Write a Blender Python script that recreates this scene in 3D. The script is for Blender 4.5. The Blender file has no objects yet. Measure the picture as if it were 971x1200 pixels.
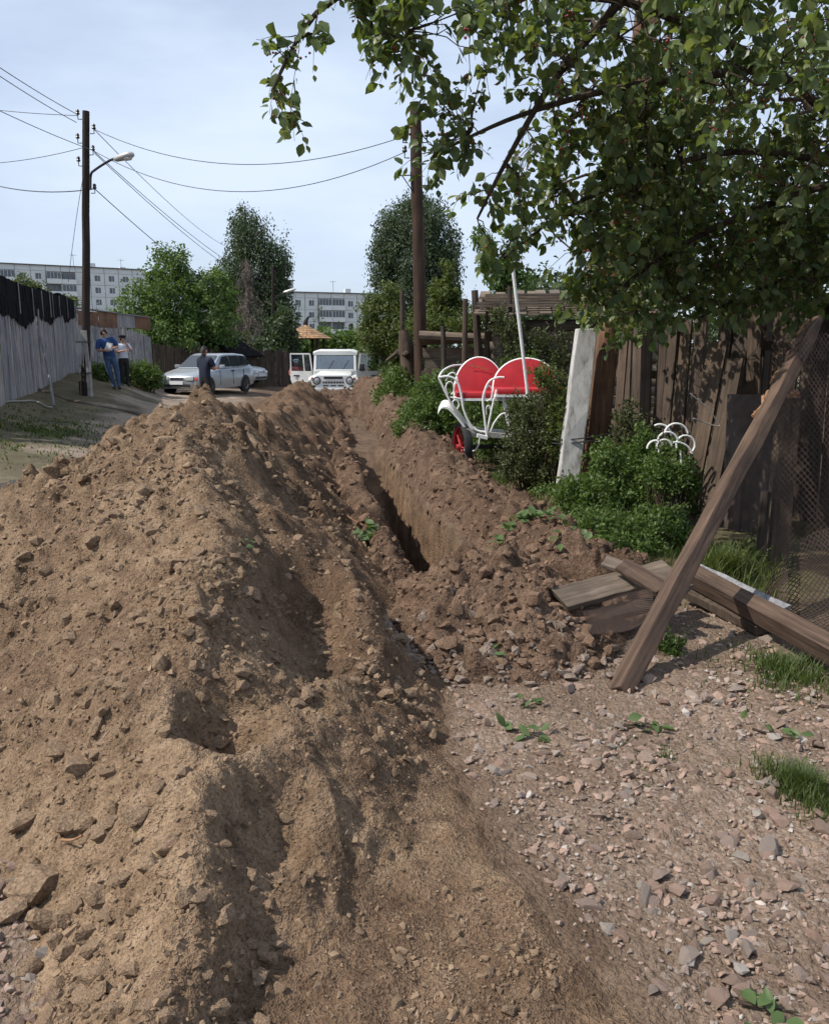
import bpy, bmesh, math, random
import numpy as np
from mathutils import Vector, Matrix, Euler

random.seed(7)
RNG = np.random.default_rng(7)
SC = bpy.context.scene
COL = SC.collection
R = math.radians

# ------------------------------------------------------------------ camera, world, sun, exposure
EYE = 1.60
FPX = 985.0                                   # focal length in photograph pixels (971 px wide)
PITCH = math.atan2(600 - 408, FPX)
cam_data = bpy.data.cameras.new('camera')
cam_data.sensor_fit = 'HORIZONTAL'
cam_data.sensor_width = 36.0
cam_data.lens = 36.0 * FPX / 971.0
cam_data.clip_start = 0.05
cam_data.clip_end = 6000
cam = bpy.data.objects.new('camera', cam_data)
COL.objects.link(cam)
cam.location = (0, 0, EYE)
cam.rotation_euler = (math.pi / 2 - PITCH, 0, 0)
SC.camera = cam

SUN_EL = R(51)
SUN_DIR = Vector((-math.cos(SUN_EL) * 0.985, -math.cos(SUN_EL) * 0.26, math.sin(SUN_EL))).normalized()
world = bpy.data.worlds.new('World')
SC.world = world
world.use_nodes = True
wn = world.node_tree
for n in list(wn.nodes):
    wn.nodes.remove(n)
w_out = wn.nodes.new('ShaderNodeOutputWorld')
w_bg = wn.nodes.new('ShaderNodeBackground')
w_sky = wn.nodes.new('ShaderNodeTexSky')
w_sky.sky_type = 'NISHITA'
w_sky.sun_disc = False
w_sky.sun_elevation = SUN_EL
w_sky.sun_rotation = math.atan2(SUN_DIR.x, SUN_DIR.y)
w_sky.air_density = 1.0
w_sky.dust_density = 1.2
w_sky.ozone_density = 1.5
w_tc = wn.nodes.new('ShaderNodeTexCoord')
w_map = wn.nodes.new('ShaderNodeMapping')
w_map.inputs['Scale'].default_value = (1.0, 1.0, 3.2)
w_noise = wn.nodes.new('ShaderNodeTexNoise')
w_noise.inputs['Scale'].default_value = 1.7
w_noise.inputs['Detail'].default_value = 6.0
w_noise.inputs['Roughness'].default_value = 0.55
w_ramp = wn.nodes.new('ShaderNodeMapRange')
w_ramp.inputs['From Min'].default_value = 0.30
w_ramp.inputs['From Max'].default_value = 0.70
w_ramp.inputs['To Min'].default_value = 0.30
w_ramp.inputs['To Max'].default_value = 1.0
w_mix = wn.nodes.new('ShaderNodeMixRGB')
w_mix.inputs['Color2'].default_value = (6.3, 7.3, 9.0, 1)
wn.links.new(w_tc.outputs['Generated'], w_map.inputs['Vector'])
wn.links.new(w_map.outputs['Vector'], w_noise.inputs['Vector'])
wn.links.new(w_noise.outputs['Fac'], w_ramp.inputs['Value'])
wn.links.new(w_ramp.outputs['Result'], w_mix.inputs['Fac'])
wn.links.new(w_sky.outputs['Color'], w_mix.inputs['Color1'])
wn.links.new(w_mix.outputs['Color'], w_bg.inputs['Color'])
w_bg.inputs['Strength'].default_value = 0.10
wn.links.new(w_bg.outputs['Background'], w_out.inputs['Surface'])

sun_data = bpy.data.lights.new('sun', 'SUN')
sun_data.energy = 4.2
sun_data.angle = R(0.6)
sun_data.color = (1.0, 0.94, 0.85)
sun = bpy.data.objects.new('sun', sun_data)
COL.objects.link(sun)
sun.rotation_euler = SUN_DIR.to_track_quat('Z', 'Y').to_euler()
sun.location = (-20, 0, 30)

SC.view_settings.view_transform = 'Standard'
SC.view_settings.look = 'None'
SC.view_settings.gamma = 1.0
SC.view_settings.exposure = 0.30
SC.cycles.use_denoising = True
SC.cycles.max_bounces = 6
SC.cycles.diffuse_bounces = 2
SC.cycles.use_adaptive_sampling = True
SC.cycles.adaptive_threshold = 0.03
SC.cycles.transparent_max_bounces = 8


def at(u, v, Y):
    """world point on the ray through photograph pixel (u, v) at ground distance Y"""
    x = (u - 485.5) / FPX
    yv = (600 - v) / FPX
    d = Vector((x, math.cos(PITCH) + yv * math.sin(PITCH), -math.sin(PITCH) + yv * math.cos(PITCH)))
    return Vector((0, 0, EYE)) + d * (Y / d.y)


# ------------------------------------------------------------------ numpy noise
def _hash(ix, iy, seed):
    n = (ix.astype(np.int64) * 374761393 + iy.astype(np.int64) * 668265263 + seed * 982451653) & 0x7fffffff
    n = ((n ^ (n >> 13)) * 1274126177) & 0x7fffffff
    n = ((n ^ (n >> 16)) * 1103515245 + 12345) & 0x7fffffff
    n = n ^ (n >> 15)
    return (n & 0xffff) / 65535.0


def vnoise(x, y, seed=0):
    """gradient noise, about -1 to 1"""
    x0 = np.floor(x); y0 = np.floor(y)
    fx = x - x0; fy = y - y0
    u = fx * fx * fx * (fx * (fx * 6 - 15) + 10); w = fy * fy * fy * (fy * (fy * 6 - 15) + 10)

    def g(i, j):
        a = _hash(x0 + i, y0 + j, seed) * 2 * math.pi
        return np.cos(a) * (fx - i) + np.sin(a) * (fy - j)
    return 1.5 * ((g(0, 0) * (1 - u) + g(1, 0) * u) * (1 - w) + (g(0, 1) * (1 - u) + g(1, 1) * u) * w)


def fbm(x, y, scale, octaves=4, seed=0, gain=0.5):
    t = 0; a = 1.0; s = scale
    for k in range(octaves):
        t = t + a * vnoise(x * s + 17.3 * k, y * s - 9.1 * k, seed + k)
        s *= 2.03; a *= gain
    return t


def clods(x, y, cell, seed=0, prob=0.5, flat=0.75):
    """field of lumps sitting on a surface: height in metres, cell in metres"""
    wx = x + 0.22 * cell * vnoise(x / cell * 1.9, y / cell * 1.9, seed + 50)
    wy = y + 0.22 * cell * vnoise(x / cell * 1.9 + 31, y / cell * 1.9, seed + 51)
    gx = wx / cell; gy = wy / cell
    x0 = np.floor(gx); y0 = np.floor(gy)
    best = np.zeros_like(gx)
    for i in (-1, 0, 1):
        for j in (-1, 0, 1):
            cx = x0 + i; cy = y0 + j
            on = _hash(cx, cy, seed + 3) < prob
            px = cx + 0.15 + 0.7 * _hash(cx, cy, seed); py = cy + 0.15 + 0.7 * _hash(cx, cy, seed + 1)
            r = 0.14 + 0.40 * _hash(cx, cy, seed + 2) ** 1.6
            dx = gx - px; dy = gy - py
            a = _hash(cx, cy, seed + 4) * math.pi
            ca = np.cos(a); sa = np.sin(a)
            e = 1.0 + 0.6 * _hash(cx, cy, seed + 5)
            d = np.sqrt(((dx * ca + dy * sa) * e) ** 2 + ((dy * ca - dx * sa) / e) ** 2) / r
            h = np.clip(1.0 - d ** 2.6, 0, 1) ** 0.6 * r * flat
            best = np.maximum(best, np.where(on, h, 0))
    return best * cell


def sstep(a, b, x):
    t = np.clip((x - a) / (b - a), 0, 1)
    return t * t * (3 - 2 * t)


# ------------------------------------------------------------------ terrain heights
def trench_x(y):
    return 1.06 - 0.136 * y + 0.03 * vnoise(y * 0.8, y * 0 + 3.3, 91)


def fence_x(y):
    return -7.6 - 0.274 * (y - 15.7)


def base_z(x, y):
    q = (fence_x(y) + 3.2) - x
    amp = np.interp(y, [5, 13, 20, 25, 60], [0, 0.30, 0.42, 0.62, 0.3])
    z = amp * sstep(0, 2.6, q) + 0.26 * sstep(2.3, 3.3, q) * sstep(6, 13, y)
    z = z - 0.48 * sstep(17, 29, y) * np.exp(-((x + 3.2) / 3.0) ** 2)
    z = z - 0.10 * sstep(28, 60, y)
    z = z + 0.05 * fbm(x, y, 0.35, 3, 5) * sstep(1, 6, np.hypot(x, y)) + 0.012 * fbm(x, y, 1.7, 2, 8)
    return z


def trench_mask(x, y):
    xc = trench_x(y)
    hw = 0.215 + 0.05 * vnoise(y * 1.7, y * 0 + 7, 33) + 0.04 * vnoise(y * 5, x * 2, 34) + 0.02 * vnoise(y * 14, x * 3, 36)
    m = 1 - sstep(hw - 0.035, hw + 0.05, np.abs(x - xc))
    m = m * sstep(5.52, 5.72, y + 0.05 * vnoise(x * 8, y * 4, 35)) * (1 - sstep(10.5, 14.0, y))
    return m


CY = np.array([0.8, 1.6, 2.3, 3.0, 3.8, 4.6, 5.6, 6.5, 7.3, 8.5, 10, 14, 20, 27, 31])
CX = np.array([-.50, -.55, -.62, -.74, -.95, -1.22, -1.48, -1.62, -1.70, -1.78, -1.80, -2.0, -2.65, -3.55, -4.1])
CZ = np.array([.04, .20, .38, .58, .82, 1.00, 1.16, 1.22, 1.10, .86, .72, .70, .82, .92, -.2])


def sand_edge(y):
    return np.interp(y, [0.9, 1.4, 1.75, 2.4, 3.2, 3.9, 4.6], [0.95, 0.78, 0.60, 0.34, 0.13, 0.16, -0.2]) + 0.0


def heap_h(x, y):
    """height of the big spoil heap over the ground"""
    wx = x + 0.10 * fbm(x, y, 1.3, 3, 12)
    wy = y + 0.12 * fbm(x, y, 1.1, 3, 14)
    cx = np.interp(wy, CY, CX); cz = np.interp(wy, CY, CZ)
    a = wx - cx
    sl = np.interp(y, [1.5, 2.1, 3, 6, 9], [1.0, 0.82, 0.57, 0.50, 0.6]); sr = np.interp(y, [1.5, 3, 6, 9], [0.95, 0.80, 0.98, 0.9])
    r = 0.10
    rd = np.sqrt(a * a + r * r) - r
    h = cz - np.where(a < 0, sl, sr) * rd
    # gullies and hollows where the sand slid or was dug away
    def dent(px, py, sx, sy, ang, dep):
        c, s = math.cos(ang), math.sin(ang)
        dx = x - px; dy = y - py
        return dep * np.exp(-(((dx * c + dy * s) / sx) ** 2 + ((dy * c - dx * s) / sy) ** 2) ** 1.5)
    h = h - dent(-0.62, 2.60, 0.13, 0.17, 0.2, 0.25)
    h = h - dent(-0.43, 2.20, 0.12, 0.26, -0.1, 0.16)
    h = h - dent(-0.36, 1.75, 0.10, 0.30, -0.1, 0.10)
    h = h - dent(-0.50, 3.55, 0.17, 0.55, 0.1, 0.22)
    h = h + dent(-0.26, 3.9, 0.10, 0.5, 0.25, 0.14)
    h = h - dent(-0.20, 4.5, 0.12, 0.30, 0.3, 0.10)
    h = h + dent(-1.05, 5.3, 0.16, 0.35, 0.3, 0.10)
    h = h - dent(-0.95, 4.55, 0.16, 0.40, 0.2, 0.10)
    h = h + 0.07 * fbm(x, y, 1.6, 3, 21) * sstep(0, 0.4, h) + 0.05 * sstep(4.0, 6.5, y) * fbm(x, y, 4.5, 2, 23) * sstep(0, .3, h)
    # trodden sheet of sand in front
    e = sand_edge(y) + 0.05 * fbm(x, y, 5, 3, 44)
    sheet = 0.05 * sstep(0.0, 0.16, e - x) * (1 - sstep(3.7, 4.3, y)) * sstep(-0.85, -0.6, x) - 0.012
    sheet = sheet + 0.018 * fbm(x, y, 4.0, 3, 46) * (sheet > 0)
    h = np.maximum(h, sheet) + 0.02 * np.exp(-((h - sheet) / 0.05) ** 2)
    # never over the open trench
    d = (trench_x(y) - 0.30) - x
    lim = np.where(y > 5.45, 1.3 * d + 0.02 + 6 * sstep(13.6, 17.5, y), 9.0)
    return np.minimum(h, lim)


def footprints(x, y):
    z = 0
    for px, py, a in [(-.12, 2.05, .5), (.12, 2.22, -.3), (.02, 1.78, .2), (.30, 1.86, -.5), (-.20, 2.42, .1), (.14, 2.62, .6), (-.06, 2.9, -.2), (.38, 1.62, .1)]:
        c, s = math.cos(a), math.sin(a); dx = x - px; dy = y - py
        u = dx * c + dy * s; v = dy * c - dx * s
        m = np.exp(-(((u / (0.052 - .02 * np.clip(-v / .14, -.4, .5))) ** 2 + (v / 0.145) ** 2) ** 3))
        rim = np.exp(-(((u / .075) ** 2 + (v / .175) ** 2) ** 3)) - m
        z = z + m * (0.020 + 0.0025 * np.sin(v * 300)) - rim * 0.007
    return z


def heap_detail(x, y, h):
    on = sstep(0.01, 0.10, h)
    rough = 0.5 + 0.65 * sstep(-0.25, 0.45, fbm(x, y, 1.1, 2, 61))
    smooth = np.exp(-(((x + 0.5) / 0.17) ** 2 + ((y - 3.5) / 0.5) ** 2)) + np.exp(-(((x + 0.63) / 0.14) ** 2 + ((y - 2.45) / 0.3) ** 2))
    rough = rough * (1 - 0.85 * np.clip(smooth, 0, 1))
    z = rough * (clods(x, y, 0.19, 70, 0.20, 0.6) + clods(x, y, 0.085, 80, 0.42, 0.75) + clods(x, y, 0.042, 90, 0.6, 0.85))
    z = z * (0.6 + 0.4 * sstep(2.2, 3.4, y) + 0.5 * sstep(4, 6, y))
    z = z + 0.8 * sstep(3.6, 5.2, y) * clods(x, y, 0.30, 120, 0.35, 0.5) - footprints(x, y)
    far = sstep(6, 12, y)
    z = z + far * clods(x, y, 0.32, 110, 0.5, 0.6)
    z = z + 0.016 * fbm(x, y, 9, 4, 75, 0.65) + 0.045 * np.abs(fbm(x, y, 3.1, 3, 77)) * rough
    return z * on


def berm_h(x, y):
    """low spoil ridge right of the trench with the mound at its near end"""
    wx = x + 0.08 * fbm(x, y, 1.6, 3, 212); wy = y + 0.08 * fbm(x, y, 1.6, 3, 214)
    t = wx - trench_x(y)
    wid = np.interp(y, [5, 7, 10, 16, 26], [0.95, 0.95, 0.85, 1.1, 1.5]); top = np.interp(y, [5, 7, 9, 13, 20, 26, 27.5], [0.24, 0.24, 0.24, 0.42, 0.85, 1.0, 1.0])
    c = 0.36 + wid * 0.34
    right = top * (1 - ((t - c) / np.where(t < c, 0.36 + 0.05, wid * 0.72)) ** 2)
    right = np.where((y > 5.2), right, -1) - 3.0 * sstep(26.3, 28.0, y)
    m = 0.30 * (1 - (np.abs((wx - 0.50) / 0.70) ** 2.2 + np.abs((wy - 4.85) / 1.0) ** 2.2))
    tail = 0.12 * (1 - (np.abs((wx - 1.15) / 0.42) ** 2 + np.abs((wy - 5.4) / 0.75) ** 2))
    left = 0.22 * (1 - np.abs((t + 0.42) / 0.26) ** 2) * (y > 5.3) * sstep(5.2, 5.8, y) - 0.02 * (y <= 5.3) - 3.0 * sstep(25.5, 27.0, y)
    end = 0.66 * (1 - (np.abs((wx - trench_x(y)) / 1.7) ** 2.2 + np.abs((wy - 23.6) / 2.4) ** 2.2))
    h = np.maximum(np.maximum(np.maximum(right, m), np.maximum(left, tail)), end)
    h = h + 0.06 * fbm(x, y, 2.3, 3, 221) * sstep(0, 0.2, h)
    edge = np.abs(x - trench_x(y)) - 0.29
    lim = np.where(y > 5.45, 1.5 * edge + 0.01 + 6 * sstep(13.6, 17.5, y), 9.0)
    return np.minimum(h, lim)


def berm_detail(x, y, h):
    on = sstep(0.0, 0.08, h)
    z = 1.3 * clods(x, y, 0.22, 270, 0.45, 0.75) + 1.2 * clods(x, y, 0.10, 280, 0.55, 0.8) + clods(x, y, 0.045, 290, 0.65, 0.85)
    z = z + sstep(8, 14, y) * clods(x, y, 0.34, 310, 0.6, 0.6)
    z = z + 0.03 * fbm(x, y, 6, 4, 275, 0.6)
    return z * on


def ground_z(x, y):
    z = base_z(x, y)
    m = trench_mask(x, y)
    return z - m * 1.35


def surf_z(x, y):
    """top surface: ground, heap or berm, scalars"""
    X = np.array([float(x)]); Y = np.array([float(y)])
    b = base_z(X, Y)[0]
    h = heap_h(X, Y)[0]; g = berm_h(X, Y)[0]
    if max(h, g) <= 0:
        return float(ground_z(X, Y)[0])
    return float(b + max(h, g))


def gz(x, y):
    return float(base_z(np.array([float(x)]), np.array([float(y)]))[0])


# ------------------------------------------------------------------ materials
def M_new(name):
    m = bpy.data.materials.new(name)
    m.use_nodes = True
    nt = m.node_tree
    for n in list(nt.nodes):
        nt.nodes.remove(n)
    out = nt.nodes.new('ShaderNodeOutputMaterial')
    bs = nt.nodes.new('ShaderNodeBsdfPrincipled')
    nt.links.new(bs.outputs[0], out.inputs['Surface'])
    return m, nt, bs, out


def nd(nt, typ, **kw):
    n = nt.nodes.new(typ)
    for k, v in kw.items():
        if k in n.inputs:
            n.inputs[k].default_value = v
        else:
            setattr(n, k, v)
    return n


def rgba(c):
    return (c[0], c[1], c[2], 1.0)


def ramp(nt, fac, stops):
    r = nt.nodes.new('ShaderNodeValToRGB')
    el = r.color_ramp.elements
    el[0].position, el[0].color = stops[0][0], rgba(stops[0][1])
    el[1].position, el[1].color = stops[-1][0], rgba(stops[-1][1])
    for p, c in stops[1:-1]:
        e = el.new(p); e.color = rgba(c)
    nt.links.new(fac, r.inputs['Fac'])
    return r.outputs['Color']


def noise(nt, vec, scale, detail=4, rough=0.55, dist=0.0):
    n = nd(nt, 'ShaderNodeTexNoise', Scale=scale, Detail=detail, Roughness=rough, Distortion=dist)
    if vec is not None:
        nt.links.new(vec, n.inputs['Vector'])
    return n.outputs['Fac']


def mixc(nt, fac, a, b, mode='MIX'):
    m = nt.nodes.new('ShaderNodeMixRGB'); m.blend_type = mode
    for s, v in (('Fac', fac), ('Color1', a), ('Color2', b)):
        if isinstance(v, (int, float)):
            m.inputs[s].default_value = v
        elif isinstance(v, tuple):
            m.inputs[s].default_value = rgba(v)
        else:
            nt.links.new(v, m.inputs[s])
    return m.outputs['Color']


def bump(nt, bs, h, dist=0.01, strength=1.0, prev=None):
    b = nd(nt, 'ShaderNodeBump', Strength=strength, Distance=dist)
    nt.links.new(h, b.inputs['Height'])
    if prev is not None:
        nt.links.new(prev, b.inputs['Normal'])
    nt.links.new(b.outputs['Normal'], bs.inputs['Normal'])
    return b.outputs['Normal']


def add(nt, a, b, op='ADD'):
    m = nt.nodes.new('ShaderNodeMath'); m.operation = op
    for i, v in enumerate((a, b)):
        if isinstance(v, (int, float)):
            m.inputs[i].default_value = v
        else:
            nt.links.new(v, m.inputs[i])
    return m.outputs[0]


def soil_material(name, dark, mid, light, grain=90.0, bd=0.012, tone=True, darker_pair=None):
    m, nt, bs, out = M_new(name)
    tc = nd(nt, 'ShaderNodeTexCoord')
    v = tc.outputs['Object']
    midn = noise(nt, v, 9.0, 3, 0.68)
    fine = noise(nt, v, grain, 2, 0.75)
    c = ramp(nt, midn, [(0.28, dark), (0.5, mid), (0.72, light)])
    if darker_pair:
        vc = nd(nt, 'ShaderNodeVertexColor', layer_name='mask')
        sp = nd(nt, 'ShaderNodeSeparateColor'); nt.links.new(vc.outputs['Color'], sp.inputs[0])
        c = mixc(nt, sp.outputs[0], c, ramp(nt, midn, [(0.28, darker_pair[0]), (0.72, darker_pair[1])]))  # second, darker pair of browns blended in by the vertex mask
    if tone:
        c = mixc(nt, 1.0, c, ramp(nt, noise(nt, v, 1.3, 2), [(0.3, (0.74, 0.71, 0.69)), (0.7, (1.12, 1.1, 1.08))]), 'MULTIPLY')
    spk = ramp(nt, fine, [(0.30, (0.55, 0.53, 0.51)), (0.5, (1, 1, 1)), (0.74, (1.3, 1.27, 1.22))])
    c = mixc(nt, 1.0, c, spk, 'MULTIPLY')
    nt.links.new(c, bs.inputs['Base Color'])
    bs.inputs['Roughness'].default_value = 0.95
    bs.inputs['Specular IOR Level'].default_value = 0.12
    bump(nt, bs, fine, bd, 1.0)
    return m


def plain(name, col, rough=0.6, metal=0.0, var=0.0, bumpd=0.0, scale=12.0, spec=0.5):
    m, nt, bs, out = M_new(name)
    bs.inputs['Roughness'].default_value = rough
    bs.inputs['Metallic'].default_value = metal
    bs.inputs['Specular IOR Level'].default_value = spec
    if var > 0:
        tc = nd(nt, 'ShaderNodeTexCoord')
        f = noise(nt, tc.outputs['Object'], scale, 5, 0.6)
        lo = tuple(c * (1 - var) for c in col); hi = tuple(min(1, c * (1 + var)) for c in col)
        nt.links.new(ramp(nt, f, [(0.3, lo), (0.7, hi)]), bs.inputs['Base Color'])
        if bumpd:
            bump(nt, bs, f, bumpd)
    else:
        bs.inputs['Base Color'].default_value = rgba(col)
    return m


def wood_material(name, dark, light, axis='Z', rough=0.85, grain=26.0, tint=0.35, bd=0.004):
    m, nt, bs, out = M_new(name)
    tc = nd(nt, 'ShaderNodeTexCoord')
    oi = nd(nt, 'ShaderNodeObjectInfo')
    mp = nd(nt, 'ShaderNodeMapping')
    sc = {'Z': (1, 1, 0.055), 'Y': (1, 0.055, 1), 'X': (0.055, 1, 1)}[axis]
    mp.inputs['Scale'].default_value = sc
    cmb = nd(nt, 'ShaderNodeVectorMath', operation='SCALE')
    comb = nd(nt, 'ShaderNodeCombineXYZ')
    for i in range(3):
        nt.links.new(oi.outputs['Random'], comb.inputs[i])
    nt.links.new(comb.outputs[0], cmb.inputs[0]); cmb.inputs['Scale'].default_value = 37.0
    ad = nd(nt, 'ShaderNodeVectorMath', operation='ADD')
    nt.links.new(tc.outputs['Object'], ad.inputs[0]); nt.links.new(cmb.outputs[0], ad.inputs[1])
    nt.links.new(ad.outputs[0], mp.inputs['Vector'])
    g = noise(nt, mp.outputs[0], grain * 2.2, 6, 0.62, 0.4)
    b = noise(nt, ad.outputs[0], 2.4, 4, 0.6)
    c = ramp(nt, g, [(0.28, dark), (0.5, tuple((a + d) / 2 for a, d in zip(dark, light))), (0.72, light)])
    t = ramp(nt, b, [(0.3, (1 - tint, 1 - tint, 1 - tint)), (0.7, (1.1, 1.08, 1.05))])
    c = mixc(nt, 1.0, c, t, 'MULTIPLY')
    rnd = ramp(nt, oi.outputs['Random'], [(0.0, (0.72, 0.74, 0.78)), (1.0, (1.22, 1.15, 1.08))])
    c = mixc(nt, 1.0, c, rnd, 'MULTIPLY')
    nt.links.new(c, bs.inputs['Base Color'])
    bs.inputs['Roughness'].default_value = rough
    bs.inputs['Specular IOR Level'].default_value = 0.25
    bump(nt, bs, g, bd)
    return m


def leaf_material(name, dark, mid, light, trans=0.35, under=1.25, rough=0.5):
    m, nt, bs, out = M_new(name)
    gn = nd(nt, 'ShaderNodeNewGeometry')
    c = ramp(nt, gn.outputs['Random Per Island'], [(0.0, dark), (0.55, mid), (1.0, light)])
    back = mixc(nt, 1.0, c, (under, under, under * 0.95), 'MULTIPLY')
    c2 = mixc(nt, gn.outputs['Backfacing'], c, back)
    nt.links.new(c2, bs.inputs['Base Color'])
    bs.inputs['Roughness'].default_value = rough
    bs.inputs['Specular IOR Level'].default_value = 0.35
    tr = nd(nt, 'ShaderNodeBsdfTranslucent')
    yel = mixc(nt, 1.0, c, (1.25, 1.25, 0.55), 'MULTIPLY')
    nt.links.new(yel, tr.inputs['Color'])
    mx = nd(nt, 'ShaderNodeMixShader', Fac=trans)
    nt.links.new(bs.outputs[0], mx.inputs[1]); nt.links.new(tr.outputs[0], mx.inputs[2])
    nt.links.new(mx.outputs[0], out.inputs['Surface'])
    return m


def stone_material(name):
    m, nt, bs, out = M_new(name)
    gn = nd(nt, 'ShaderNodeNewGeometry')
    oi = nd(nt, 'ShaderNodeObjectInfo')
    tc = nd(nt, 'ShaderNodeTexCoord')
    key = add(nt, add(nt, gn.outputs['Random Per Island'], oi.outputs['Random']), 1.0, 'MODULO')
    c = ramp(nt, key, [(0.0, (.22, .165, .13)), (0.22, (.37, .26, .21)), (0.40, (.28, .25, .23)), (0.58, (.43, .30, .245)), (0.75, (.33, .22, .17)), (0.93, (.40, .36, .32)), (1.0, (.60, .57, .53))])
    n = noise(nt, tc.outputs['Object'], 30.0, 3, 0.65)
    c = mixc(nt, add(nt, add(nt, n, 0.6, 'MULTIPLY'), 0.05), c, (.215, .160, .120))
    c = mixc(nt, 1.0, c, ramp(nt, n, [(0.3, (.72, .70, .68)), (0.7, (1.15, 1.12, 1.1))]), 'MULTIPLY')
    nt.links.new(c, bs.inputs['Base Color'])
    bs.inputs['Roughness'].default_value = 0.85
    bs.inputs['Specular IOR Level'].default_value = 0.3
    bump(nt, bs, noise(nt, tc.outputs['Object'], 120.0, 3, 0.6), 0.003)
    return m


# ------------------------------------------------------------------ mesh helpers
def mesh_np(name, verts, tris=None, quads=None, smooth=False):
    me = bpy.data.meshes.new(name)
    verts = np.asarray(verts, dtype=np.float32)
    me.vertices.add(len(verts)); me.vertices.foreach_set('co', verts.ravel())
    lv = []; ls = []; lt = []
    n = 0
    if quads is not None and len(quads):
        q = np.asarray(quads, dtype=np.int32)
        lv.append(q.ravel()); ls.append(np.arange(len(q)) * 4 + n); lt.append(np.full(len(q), 4)); n += len(q) * 4
    if tris is not None and len(tris):
        t = np.asarray(tris, dtype=np.int32)
        lv.append(t.ravel()); ls.append(np.arange(len(t)) * 3 + n); lt.append(np.full(len(t), 3)); n += len(t) * 3
    lv = np.concatenate(lv).astype(np.int32); ls = np.concatenate(ls).astype(np.int32); lt = np.concatenate(lt).astype(np.int32)
    me.loops.add(len(lv)); me.loops.foreach_set('vertex_index', lv)
    me.polygons.add(len(ls)); me.polygons.foreach_set('loop_start', ls); me.polygons.foreach_set('loop_total', lt)
    me.polygons.foreach_set('use_smooth', np.full(len(ls), bool(smooth)))
    me.update(calc_edges=True)
    me.validate()
    return me


def tag(o, label=None, cat=None, group=None, kind=None):
    if label: o['label'] = label
    if cat: o['category'] = cat
    if group: o['group'] = group
    if kind: o['kind'] = kind
    return o


def link(name, me, mat=None, parent=None, loc=None, rot=None):
    o = bpy.data.objects.new(name, me)
    COL.objects.link(o)
    if mat is not None and me is not None and not me.materials:
        me.materials.append(mat)
    if parent is not None:
        o.parent = parent
    if loc is not None: o.location = loc
    if rot is not None: o.rotation_euler = rot
    return o


def empty(name, loc=(0, 0, 0), rz=0.0, rx=0.0, ry=0.0):
    o = bpy.data.objects.new(name, None)
    COL.objects.link(o)
    o.location = loc; o.rotation_euler = (rx, ry, rz)
    o.empty_display_size = 0.2
    return o


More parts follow.
